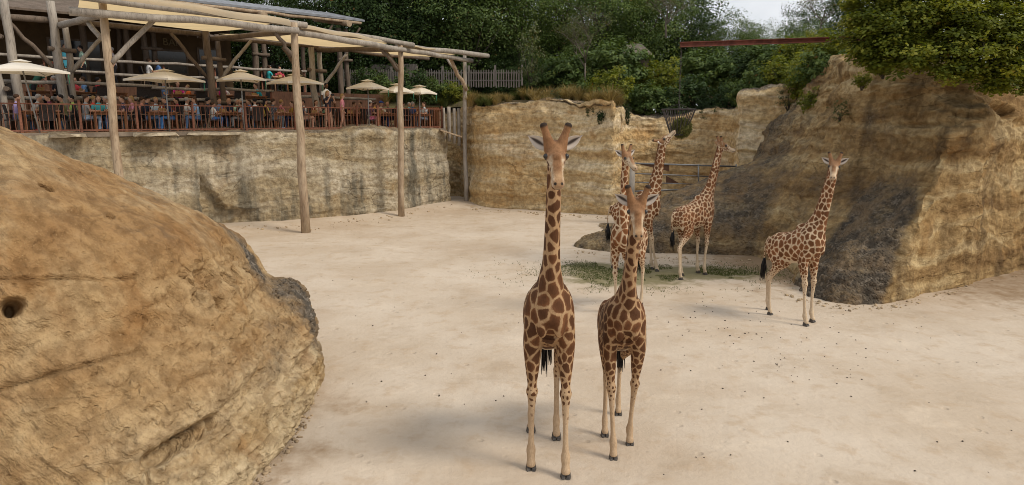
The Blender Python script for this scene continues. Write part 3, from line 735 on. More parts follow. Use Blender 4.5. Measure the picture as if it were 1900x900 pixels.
    for s in (-1, 1):
        mb.ell((.60, s*.105*w, 2.02 + lift*.5), (.10, .085, .19), 14, 10); mb.ell((.34, s*.235*w, 1.80), (.13, .065, .22), 14, 10); mb.ell((.50, s*.16*w, 2.22), (.13, .10, .20), 14, 10); mb.ell((-.42, s*.225*w, 1.62), (.14, .06, .2), 12, 10)
    me = voxel(mb, vox / scale, 2)
    # --- coat pattern: polygons grown round scattered seeds, smaller towards head and feet
    X = mesh_co(me); rec_a = np.array(rec); n = len(X)
    best = np.full(n, 1e9); part = np.zeros(n, int); par = np.zeros(n)
    for i0 in range(0, n, 20000):
        xx = X[i0:i0+20000]
        d = np.linalg.norm(xx[:, None, :] - rec_a[None, :, 1:4], axis=2) / (rec_a[None, :, 4] + 0.03)
        j = d.argmin(1); part[i0:i0+20000] = rec_a[j, 0].astype(int); par[i0:i0+20000] = rec_a[j, 5]
    x, y, z = X.T
    loc = np.full(n, .150)
    loc = np.where(part == TORSO, .150 - .035 * sstep(-.2, -.8, x), loc)
    loc = np.where(part == NECK, .145 - .058 * par, loc)
    leg = (part == FLEG) | (part == HLEG)
    loc = np.where(leg, np.clip(.045 + .085 * sstep(1.0, 2.0, z), .045, .14), loc)
    loc = np.where(part == HEAD, .042, loc); loc = np.where((part == TAIL) | (part == HORN), .05, loc)
    loc = loc * patch
    spot = np.ones(n)
    spot = np.where(leg, .25 + .75 * sstep(.95, 1.5, z), spot); spot = np.where(leg, spot * sstep(.45, 1.0, z), spot)
    belly = sstep(1.72, 1.58, z) * (part == TORSO) * sstep(.50, .30, x); spot = spot * (1 - .9 * belly)
    if coat == 'coat_dark': spot = np.where(part == NECK, 1 - .20 * sstep(.15, .5, par), spot)
    spot = np.where((part == FLEG) & (np.abs(y) < .12) & (z < 1.8), spot * .5, spot)
    hv = X - np.array(O); ht = hv @ np.array(h); hu = hv @ np.array(up); hl = hv @ np.array(lat)
    ish = (part == HEAD)
    spot = np.where(ish, .70 * sstep(.40, .25, ht) * sstep(.07, .0, hu), spot); spot = np.where(part == HORN, 0, spot); spot = np.where(part == TAIL, .6, spot)
    brown = np.where(ish, sstep(-.02, .06, hu + .03 * fbm(X * 12, 2, seed)) * sstep(.50, .34, ht) * .92 * (1 - .85 * sstep(.16, .24, ht) * sstep(.035, .065, np.abs(hl))), 0); brown = np.where(part == HORN, .95, brown)
    brown = np.maximum(brown, np.where(ish, .45 * sstep(.40, .55, ht), 0))
    mot = fbm(X * 26 + 5, 3, seed + 3)
    brown = np.where(ish, brown * (1 - .55 * sstep(.0, .35, mot) * sstep(.12, .25, ht) * sstep(.03, .07, np.abs(hl))), brown)
    pale = np.where(leg, sstep(1.35, .8, z) * .30, 0); pale = np.maximum(pale, belly); pale = np.where(ish, np.maximum(.75 * sstep(.0, -.07, hu), .85 * sstep(.12, .22, ht) * sstep(.03, .065, np.abs(hl)) * (.45 + .55 * sstep(-.2, .2, mot))), pale)
    dark = np.zeros(n)
    for b0, d in horn_t: dark = np.maximum(dark, np.where(part == HORN, sstep(.235, .262, (X - np.array(b0)) @ np.array(d)) * .93, 0.0))
    for s in (-1, 1):
        ec = np.array(hpnt(.15, .035, s*.118)); dark = np.maximum(dark, .85 * sstep(.052, .032, np.linalg.norm((X - ec), axis=1)))
        nc = np.array(hpnt(.535, .0, s*.036)); dark = np.maximum(dark, sstep(.024, .012, np.linalg.norm((X - nc), axis=1)))
    mouth = ish & (ht > .36); dark = np.maximum(dark, np.where(mouth, .75 * sstep(.016, .006, np.abs(hu + .072)), 0))
    # seeds
    metric = np.array((1, 1, .80)); Q = X * metric
    cand = rng.permutation(n)[:9000]; seeds = []; sp = np.zeros((0, 3)); sr = np.zeros(0)
    buf = np.zeros((3000, 3)); br = np.zeros(3000); m_ = 0
    for c in cand:
        r = loc[c] * .92
        if m_ == 0 or np.min(np.sum((buf[:m_] - Q[c]) ** 2, 1) / ((r + br[:m_]) * .5) ** 2) > 1:
            buf[m_] = Q[c]; br[m_] = r; m_ += 1
            if m_ >= 2999: break
    sp = buf[:m_]; srr = br[:m_]; srnd = rng.random(m_); srr = srr * rng.uniform(.62, 1.32, m_)
    edge = np.zeros(n); rndv = np.zeros(n)
    warp = np.stack([fbm(X * 7 + k * 31, 2, seed + k) for k in range(3)], 1) * .018
    for i0 in range(0, n, 8000):
        d = np.linalg.norm((Q[i0:i0+8000] + warp[i0:i0+8000])[:, None, :] - sp[None], axis=2) / srr[None]
        jj = np.argpartition(d, 1, axis=1)[:, :2]; d2 = np.take_along_axis(d, jj, 1)
        o_ = np.argsort(d2, 1); d2 = np.take_along_axis(d2, o_, 1); jj = np.take_along_axis(jj, o_, 1)
        edge[i0:i0+8000] = d2[:, 1] - d2[:, 0]; rndv[i0:i0+8000] = srnd[jj[:, 0]]
    set_attr(me, 'coat', np.stack([np.clip(edge, 0, 1.5), rndv, spot], 1)); set_attr(me, 'zone', np.stack([brown, pale, dark], 1))
    link('body', me, MATS[coat], root)
    # --- parts
    for s in (-1, 1):
        MB().ell(hpnt(.150, .045, s*.112), (.035, .035, .033), 12, 10).build('eye', MATS['eye_black'], root)
        # ear: a cupped leaf
        base = hpnt(-.005, .035, s*.098); ax = (lat * s * .90 + up * .30 - h * .30 + Vector((0, 0, .14))).normalized()
        fw = (h * .55 + up * .2 + Vector((cos(hy), sin(hy), 0)) * .6); fw = (fw - ax * fw.dot(ax)).normalized(); sd = ax.cross(fw).normalized()
        nu, nv = 12, 7; vs = []; at = []
        for i in range(nu):
            u = i / (nu - 1); wd = .074 * (sin(pi * min(1, u * .92 + .10)) ** .75) * (1 - .15 * u)
            for j in range(nv):
                v = -1 + 2 * j / (nv - 1)
                vs.append(base + ax * (u * .265) + sd * (v * wd) - fw * (.030 * (1 - v * v) * sin(pi * min(1, u + .12))) - ax * .02 * v * v)
                at.append((max(0, 1 - abs(v) * 1.35) * sin(pi * min(1, .15 + u * .75)), 0, 0))
        back = [p - fw * .012 for p in vs]; N1 = nu * nv
        q = MB(); fs = []
        for i in range(nu - 1):
            for j in range(nv - 1):
                a = i*nv+j; fs.append((a, a+1, a+nv+1, a+nv)); fs.append((N1+a, N1+a+nv, N1+a+nv+1, N1+a+1))
        rim = [i*nv for i in range(nu)] + [(nu-1)*nv+j for j in range(1, nv)] + [i*nv+nv-1 for i in reversed(range(nu-1))] + [j for j in reversed(range(1, nv-1))]
        for a, b in zip(rim, rim[1:] + rim[:1]): fs.append((a, b, N1+b, N1+a))
        q.add(vs + back, fs, True); o = q.build('ear', MATS['ear_fur'], root)
        set_attr(o.data, 'ear', np.array(at + [(0, 1, 0)] * N1))
    for hx, hyy in hoof_at:
        q = MB()
        for s in (-1, 1):
            v = [(-.055, -.003, 0), (.065, .003, 0), (.072, .048, 0), (.0, .066, 0), (-.06, .048, 0), (-.045, -.002, .085), (.018, .002, .092), (.02, .040, .092), (-.005, .052, .09), (-.05, .042, .085)]
            v = [(hx - .01 + a * 1.05, hyy + s * (b + .006), c) for a, b, c in v]
            q.add(v, [(4,3,2,1,0) if s > 0 else (0,1,2,3,4), (5,6,7,8,9), (0,1,6,5), (1,2,7,6), (2,3,8,7), (3,4,9,8), (4,0,5,9)])
        q.build('hoof', MATS['hoof_horn'], root)
    # tail tuft
    te = Vector(tl[-1]); q = MB()
    for i in range(34):
        a = rr.uniform(0, 2 * pi); r0 = rr.uniform(0, .022); r1 = rr.uniform(.0, .075); L_ = rr.uniform(.30, .62)
        b0 = te + Vector((cos(a) * r0, sin(a) * r0, rr.uniform(0, .12)))
        q.tube([b0, b0 + Vector((cos(a) * r1 * .8, sin(a) * r1 * .8, -L_ * .5)), b0 + Vector((cos(a) * r1 + rr.uniform(-.03, .03), sin(a) * r1, -L_))], [.014, .013, .004], 5)
    q.build('tail_tuft', MATS['tail_hair'], root)
    # mane: short upright hair down the back of the neck
    q = MB(); A = crw(90, len(NPk)) @ np.array([(*p, r[1]) for p, r in zip(NPk, NR)])
    for i in range(2, 89):
        p = Vector(A[i][:3]); d = (Vector(A[i+1][:3]) - Vector(A[i-1][:3])).normalized()
        bk = Vector((-1, 0, 0)); bk = (bk - d * bk.dot(d)).normalized(); sd = Vector((0, 1, 0))
        r = A[i][3] * (.93 if i > 12 else .7)
        for k in range(3):
            b0 = p + bk * r * .93 + sd * rr.uniform(-.012, .012) + d * rr.uniform(-.015, .015); hh = rr.uniform(.03, .05)
            q.tube([b0, b0 + bk * hh + d * rr.uniform(0, .035)], [.011, .004], 4)
    q.build('mane', MATS['mane_hair'], root)
    return root

HERD = 'giraffes standing in the sandy yard'
giraffe('tallest giraffe with thick dark tipped horns, walking forward beside another', (0.0, -1.0), (0.47, 8.62), 1.0,
        [(0.69, 8.14), (0.25, 8.34), (0.64, 9.22), (0.28, 9.46)], HERD, 3, 'coat_dark', 0.0115, neck_k=(0, 0.012), lift=.13, head=(3, 41), tail_swing=(.1, .03))
giraffe('shorter giraffe walking beside the tallest one with one front leg forward', (-0.02, -1.0), (1.52, 9.14), 0.87,
        [(1.665, 9.02), (1.375, 8.62), (1.655, 10.02), (1.35, 9.30)], HERD, 9, 'coat_dark', 0.0115, neck_k=(.03, .02), neck_pts=[(.30, 0, 2.22), (.45, 0, 2.50), (.56, 0, 2.77), (.66, 0, 3.11), (.75, 0, 3.49), (.82, 0, 3.82), (.85, 0, 3.94)], lift=.13, head=(-2, 45), wide=1.06, patch=.95, tail_swing=(.1, .12))
giraffe('giraffe turning its head, half hidden behind the walking pair', (-.50, -.87), (2.74, 15.8), 0.88,
        [(2.70, 15.42), (2.43, 15.58), (3.16, 16.21), (2.88, 16.37)], HERD, 15, 'coat_russet', 0.021, neck_k=(-.04, .055), head=(58, 30), wide=1.12, patch=1.0)
giraffe('giraffe stretching its head up to the hanging hay basket', (.97, -.24), (3.78, 20.35), 0.92,
        [(4.28, 20.42), (4.36, 20.14), (3.1, 20.65), (3.2, 20.4)], HERD, 21, 'coat_russet', 0.024, neck_k=(-.02, .0), head=(0, -50), patch=.88, wide=1.15)
giraffe('giraffe in profile with leaf in mouth, black tail tuft hanging', (.88, .47), (5.28, 19.56), 0.90,
        [(5.54, 19.90), (5.68, 19.66), (4.96, 19.52), (4.80, 18.98)], HERD, 27, 'coat_russet', 0.024, neck_k=(.08, -.04), head=(-20, 14), patch=.72, wide=1.15, tail_swing=(.12, .05))
giraffe('young giraffe standing alone before the dark pebbly ramp', (.56, -.82), (6.40, 15.05), 0.85,
        [(6.77, 14.87), (6.50, 14.58), (6.14, 15.85), (6.02, 15.42)], HERD, 33, 'coat_russet', 0.019, neck_k=(.02, .06), head=(-62, 34), patch=.82, wide=1.12, tail_swing=(-.02, .0))
# ------------------------------------------------------------------ terrace materials
wood('log_grey', (0.23, 0.20, 0.17), (0.38, 0.34, 0.29))
wood('log_tan', (0.28, 0.195, 0.125), (0.47, 0.37, 0.26))
wood('log_dark', (0.10, 0.075, 0.055), (0.17, 0.13, 0.10))
wood('table_wood', (0.20, 0.085, 0.038), (0.27, 0.125, 0.06))
wood('plank_grey', (0.16, 0.14, 0.12), (0.24, 0.21, 0.18))
wood('plank_brown', (0.07, 0.035, 0.022), (0.12, 0.06, 0.036))
plain('rail_rust', (0.20, 0.082, 0.050), 0.6, 0.25, 12)
plain('deck', (0.19, 0.155, 0.12), 0.9, 0.25, 3)
plain('wicker', (0.045, 0.038, 0.036), 0.8, 0.3, 40, bump=0.5)
plain('chair_frame', (0.22, 0.15, 0.10), 0.7, 0.3, 20)
plain('caddy_wood', (0.42, 0.26, 0.11), 0.8, 0.25, 15)
plain('steel', (0.25, 0.25, 0.25), 0.45, 0.15, 10, metal=0.6)
plain('wall_ochre', (0.085, 0.055, 0.028), 0.9, 0.2, 2)
plain('dark_glass', (0.015, 0.016, 0.018), 0.15, 0.2, 3, spec=0.5)
plain('sign_cream', (0.20, 0.16, 0.09), 0.8, 0.1, 5)
plain('slab_stone', (0.36, 0.31, 0.23), 0.95, 0.35, 3, bump=0.6)
plain('roof_tin', (0.17, 0.18, 0.20), 0.5, 0.3, 2.5, spec=0.4)
plain('rope_green', (0.05, 0.22, 0.13), 0.8, 0.1)
def cloth_mat(name, col, trans=0.35):
    m = Mat(name, 0.85, 0.1); n = m.noise(60, 3); n2 = m.noise(1.2, 4)
    c = m.mix(m.rng(n2, .3, .7), tuple(x * .88 for x in col), col)
    m.done(c, m.bump(n, .15, .004))
    tr = m.n('BsdfTranslucent'); m.put(tr.inputs['Color'], m.mix(1.0, c, (1.0, .86, .62), 'MULTIPLY'))
    mx = m.n('MixShader'); mx.inputs[0].default_value = trans
    m.t.links.new(m.b.outputs[0], mx.inputs[1]); m.t.links.new(tr.outputs[0], mx.inputs[2]); m.t.links.new(mx.outputs[0], m.out.inputs['Surface'])
    MATS[name] = m.m
cloth_mat('sail_cloth', (0.80, 0.71, 0.54), 0.6); cloth_mat('parasol_cloth', (0.86, 0.82, 0.73), 0.25)

FLOOR = (4.05, 4.85, 5.95)                     # three seating levels
TIER_T = (0.12, 3.3, 6.5, 9.5)
def build_floors():
    for k, (z, nm, lb) in enumerate(zip(FLOOR, ('terrace_floor', 'terrace_floor_middle', 'terrace_floor_upper'), ('lowest seating deck of the terrace', 'middle seating deck of the terrace', 'upper seating deck in front of the bar'))):
        t0, t1 = TIER_T[k], (TIER_T[k + 1] + 0.4 if k < 2 else 14.0); s1 = (11.3, 9.2, 12.0)[k]
        q = MB(); a = [T(-24, t0, z), T(s1, t0, z), T(s1, t1, z), T(-24, t1, z)]; dz = (0.16, 0.9, 1.2)[k]
        b = [(p[0], p[1], p[2] - dz) for p in a]
        q.add(a + b, [(0,1,2,3), (4,7,6,5), (0,4,5,1), (1,5,6,2), (2,6,7,3), (3,7,4,0)])
        o = q.build(nm, MATS['deck' if k == 0 else 'plank_brown'] ); tag(o, lb, None, None, 'structure')
build_floors()

# ------------------------------------------------------------------ the rust-brown railing along the cliff edge
def build_railing():
    root = empty('railing', T(0, 0.35, FLOOR[0]), TANG); tag(root, 'rust brown metal railing of thin bars along the terrace edge', 'railing')
    posts = [-9.0] + [TP(px, 220, .35)[0] for px in (38, 149, 254, 358, 456, 547, 610, 662, 701, 737, 778, 820)]
    pm = MB().box((0, 0, .52), (.075, .075, 1.22)).mesh('post'); bm_ = MB().box((0, 0, .53), (.017, .024, .88)).mesh('baluster')
    for m_ in (pm, bm_): m_.materials.append(MATS['rail_rust'])
    for s in posts:
        o = link('post', pm, None, root); o.location = (s, 0, 0); o.rotation_euler = (R.uniform(-.01, .01), R.uniform(-.012, .012), 0)
    for a, b in zip(posts, posts[1:]):
        MB().box(((a + b) / 2, 0, .99), (b - a - .07, .05, .045)).build('top_rail', MATS['rail_rust'], root)
        MB().box(((a + b) / 2, 0, .075), (b - a - .07, .05, .055)).build('bottom_rail', MATS['rail_rust'], root)
        MB().box(((a + b) / 2, -.03, -.045), (b - a - .004, .05, .12)).build('edge_board', MATS['table_wood'], root)
        n = max(2, int((b - a) / .155)); 
        for i in range(1, n):
            o = link('baluster', bm_, None, root); o.location = (a + (b - a) * i / n, 0, 0)
    # the return of the railing at the far end, of upright boards
    r2 = empty('board_fence', T(posts[-1] - .1, .45, FLOOR[0]), TANG + radians(104)); tag(r2, 'dark red board fence closing the far end of the terrace', 'fence')
    bd = MB().box((0, 0, .55), (.115, .025, 1.08)).mesh('board'); bd.materials.append(MATS['table_wood'])
    for i in range(24):
        o = link('board', bd, None, r2); o.location = (.1 + i * .128, 0, 0); o.rotation_euler = (0, R.uniform(-.01, .01), 0)
    MB().box((1.55, .03, .9), (3.1, .03, .08)).build('cross_rail', MATS['table_wood'], r2)
    MB().box((1.55, .03, .25), (3.1, .03, .08)).build('cross_rail', MATS['table_wood'], r2)
build_railing()

# stone slabs that lie on the cliff edge
def slab(px0, px1, py, t, th, seed):
    rr = random.Random(seed); s0, _ = TP(px0, py, t); s1, _ = TP(px1, py, t); n = 16; vs = []
    for k in (0, 1):
        for i in range(n):
            a = 2 * pi * i / n; rx = (s1 - s0) / 2 * (1 + rr.uniform(-.08, .08)); ry = .42 * (1 + rr.uniform(-.2, .2))
            q = T((s0 + s1) / 2 + cos(a) * rx * (1 - .06 * k), t + sin(a) * ry, 3.90 + k * th + rr.uniform(-.02, .02)); vs.append(q)
    fs = [tuple(range(n, 2 * n)), tuple(reversed(range(n)))] + [(i, (i + 1) % n, n + (i + 1) % n, n + i) for i in range(n)]
    o = MB().add(vs, fs, False).build('stone_slab', MATS['slab_stone']); return o
for args, lb in (((88, 160, 252, -.10, .10, 1), 'flat pale stone slab on the cliff edge beside the rough outcrop'),
                 ((245, 330, 252, -.15, .11, 2), 'long thin stone slab jutting out below the second parasol'),
                 ((345, 452, 250, -.10, .09, 3), 'wide flat stone slab on the cliff edge beside the tan post')):
    tag(slab(*args), lb, 'slab', 'stone slabs on the cliff edge')
def edge_posts():
    for i, (px, top, r, lb) in enumerate(((824, 200, .07, 'short grey palisade post touching the end of the railing'), (833, 198, .10, 'thick grey palisade post, tallest of the four'), (842, 201, .085, 'grey palisade post with slanted top, third from railing'), (851, 201, .09, 'outermost grey palisade post above the cliff corner'))):
        s, z = TP(px, top, .2 - .05 * i); t = .2 - .05 * i
        root = log('palisade_post', T(s, t, 3.5 - .12 * i), T(s + R.uniform(-.03, .03), t, z), r, r * .92, MATS['log_grey'], None, .01, 300 + i)
        tag(root, lb, 'post', 'palisade posts at the cliff corner')
    a = TP(818, 243, -.1)[0]; q = MB(); q.bar(T(a, .0, 3.98), T(a + 1.05, -.45, 3.62), .34, .07); tag(q.build('plank', MATS['log_tan']), 'pale loose plank lying at the cliff corner below palisade posts', 'plank')
edge_posts()

# ------------------------------------------------------------------ timber pergola
def build_pergola():
    root = empty('timber_pergola', (-8.3, 27.2, 0)); tag(root, 'rustic log pergola with tall posts standing on the quarry floor', 'pergola')
    def L_(name, p, q, r0, r1, mat, seed, bend=.05):
        p = Vector(p) - root.location; q = Vector(q) - root.location
        return log(name, p, q, r0, r1, MATS[mat], root, bend, seed)
    b1 = (-13.8, 24.0, -.2); t1 = P(190, 6, 24.0)
    b2 = (-8.32, 27.22, -.1); t2 = P(545, 42, 27.2); b3 = (-5.21, 31.9, -.1); t3 = P(743, 79, 31.9); b4 = (-2.46, 36.45, -.2); t4 = P(862, 98, 36.4)
    for i, (b, t, r, m) in enumerate(((b1, t1, .15, 'log_tan'), (b2, t2, .165, 'log_tan'), (b3, t3, .14, 'log_tan'), (b4, t4, .115, 'log_grey'))):
        L_('post', b, t, r * 1.08, r * .82, m, 10 + i, .06)
    # lower beams from post to post
    L_('beam', P(128, 21, 23.0), P(554, 57, 27.0), .135, .12, 'log_grey', 20, .08)
    L_('beam', P(548, 60, 27.4), P(752, 93, 31.8), .125, .11, 'log_grey', 21, .04)
    L_('beam', P(742, 91, 32.1), P(876, 113, 36.2), .115, .10, 'log_grey', 22, .03)
    # upper logs that carry the sails
    L_('beam', P(60, -18, 22.2), P(569, 47, 27.6), .12, .12, 'log_grey', 23, .04)
    L_('beam', P(540, 48, 27.7), P(767, 84, 32.4), .115, .115, 'log_grey', 24, .04)
    L_('beam', P(736, 84, 32.4), P(906, 104, 36.5), .11, .12, 'log_grey', 25, .05)
    # braces
    L_('brace', P(207, 116, 24.0), P(293, 30, 24.9), .095, .08, 'log_grey', 30, .03)
    L_('brace', P(187, 70, 24.2), P(143, 17, 26.0), .09, .08, 'log_grey', 31, .03)
    L_('brace', P(541, 106, 27.2), P(511, 58, 26.6), .085, .075, 'log_dark', 32, .08)
    L_('brace', P(738, 131, 31.8), P(706, 90, 31.0), .085, .07, 'log_dark', 33, .06)
    L_('brace', P(744, 132, 32.0), P(716, 95, 33.6), .06, .06, 'log_dark', 37, .03)
    L_('brace', P(866, 168, 36.2), P(834, 106, 35.3), .10, .085, 'log_tan', 34, .06)
    L_('brace', P(862, 160, 36.5), P(830, 110, 37.0), .06, .06, 'log_grey', 35, .03)
    # inner pairs of posts with cross blocks
    for i, (xa, xb, ta, tb, z0) in enumerate(((93, 119, 2, 40, 4.05), (381, 402, 58, 64, 4.05), (577, 592, 88, 90, 4.05), (3, -22, -20, 10, 4.05))):
        pa = TP(xa, ta, 2.85); pb = TP(xb, tb, 3.05)
        L_('post', T(pa[0] + .15, 2.85, z0 - .05), T(pa[0], 2.85, pa[1]), .17, .14, 'log_grey' if i != 1 else 'log_dark', 40 + i, .05)
        L_('post', T(pb[0] + .1, 3.05, z0 - .05), T(pb[0], 3.05, pb[1]), .125, .11, 'log_grey' if i != 1 else 'log_dark', 50 + i, .05)
        for zz in (1.05, 2.9): L_('cross_block', T(pa[0] - .25, 2.8, pb[1] - zz), T(pb[0] + .25, 2.92, pb[1] - zz - .03), .09, .085, 'log_dark', 60 + i, .02)
        if i < 3:
            L_('brace', T(pb[0], 3.0, pb[1] - 1.9), T(pb[0] + 1.5, 3.0, pb[1] - .15), .085, .07, 'log_grey', 70 + i, .03)
            L_('brace', T(pa[0], 2.95, pb[1] - 1.9), T(pa[0] - 1.4, 2.95, pb[1] - .1), .085, .07, 'log_dark', 75 + i, .05)
    # inner beam and ties back to the inner posts
    L_('beam', T(-9, 3.0, 8.15), T(.6, 3.0, 8.12), .12, .11, 'log_dark', 80, .05); L_('beam', T(.2, 3.25, 8.08), T(5.9, 3.1, 8.0), .11, .10, 'log_dark', 81, .05)
    L_('beam', T(5.5, 3.1, 7.95), T(12.0, 2.4, 7.75), .10, .09, 'log_dark', 82, .05)
    L_('tie', t1 if 0 else (t1[0], t1[1], t1[2] - .38), T(-5.0, 3.0, 8.0), .12, .12, 'log_grey', 83, .05)
    L_('tie', (t2[0], t2[1], t2[2] - .32), T(.6, 3.2, 7.95), .11, .11, 'log_dark', 84, .05)
    L_('tie', (t3[0], t3[1], t3[2] - .3), T(5.7, 3.2, 7.85), .11, .11, 'log_dark', 85, .05)
build_pergola()
def build_sails():
    U = 17
    def sail(name, label, outer0, outer1, inner0, inner1, sag, flap):
        o0, o1, i0, i1 = map(Vector, (outer0, outer1, inner0, inner1)); vs = []; nu, nv = 26, U
        for i in range(nu):
            u = i / (nu - 1); a = o0.lerp(o1, u); b = i0.lerp(i1, u)
            out = (a - b); out.z = 0; out.normalize()
            scal = .05 * sin(u * pi * 5.0)
            vs.append(a + out * (.10) + Vector((0, 0, -flap + scal * .6)))
            vs.append(a + out * .11 + Vector((0, 0, -flap * .45 + scal * .4)))
            for j in range(nv):
                v = j / (nv - 1); p = a.lerp(b, v); p.z -= sag * sin(pi * v) * (.6 + .4 * sin(pi * u)) - scal * (1 - v) * .5; vs.append(p)
        m = nv + 2; fs = [(i*m+j, i*m+j+1, (i+1)*m+j+1, (i+1)*m+j) for i in range(nu - 1) for j in range(m - 1)]
        me = np_mesh(name, np.array([tuple(p) for p in vs]), np.array(fs)); o = link(name, me, MATS['sail_cloth']); tag(o, label, 'sail', 'shade sails on the pergola'); return o
    sail('shade_sail', 'cream shade sail between the braced tan post and the stout tan post', P(150, -24, 23.0), P(536, 36, 27.1), T(-4.4, 2.9, 8.40), T(.6, 2.9, 8.25), .16, .26)
    sail('shade_sail', 'cream shade sail between the two tan posts closest to the cliff corner', P(556, 45, 27.5), P(738, 77, 31.9), T(1.0, 3.0, 8.20), T(5.8, 3.0, 8.02), .22, .17)
    sail('shade_sail', 'narrow cream shade sail over the terrace end by the outermost post', P(752, 82, 32.2), P(858, 98, 36.0), T(6.3, 2.8, 7.95), T(10.8, 2.3, 7.85), .20, .08)
build_sails()

# ------------------------------------------------------------------ log guard rails of the upper decks
def log_rail(label, t, z, s0, s1, heights, seed, step=2.2):
    root = empty('log_rail', T(s0, t, z), TANG); tag(root, label, 'guard rail', 'log guard rails between the seating decks')
    n = max(1, int((s1 - s0) / step)); L_ = (s1 - s0)
    for k, h in enumerate(heights):
        m = max(1, round(L_ / 4.6))
        for i in range(m):
            a, b = L_ * i / m, L_ * (i + 1) / m
            log('rail', (a - .1, -.10 * k * .3 - .02 * (i % 2), h + R.uniform(-.04, .04)), (b + .1, -.10 * k * .3 + .02 * (i % 2), h + R.uniform(-.05, .05)), .07, .06, MATS['log_grey'], root, .05, seed + 10 * k + i, 6, 8)
    for i in range(n + 1):
        MB().box((L_ * i / n, .09, (heights[-1] + .08) / 2), (.07, .05, heights[-1] + .08)).build('post', MATS['rail_rust'], root)
log_rail('two grey log rails in front of the middle seating deck', 3.30, FLOOR[1] - .02, -12, 3.4, (.50, 1.02), 400)
log_rail('grey log rails above the standing woman and girl, beside the stair', 3.30, FLOOR[1] - .02, 4.9, 9.0, (.16, .74), 440)
log_rail('two dark log rails in front of the upper bar deck', 6.48, FLOOR[2] - .02, -12, 6.8, (.58, 1.12), 470)

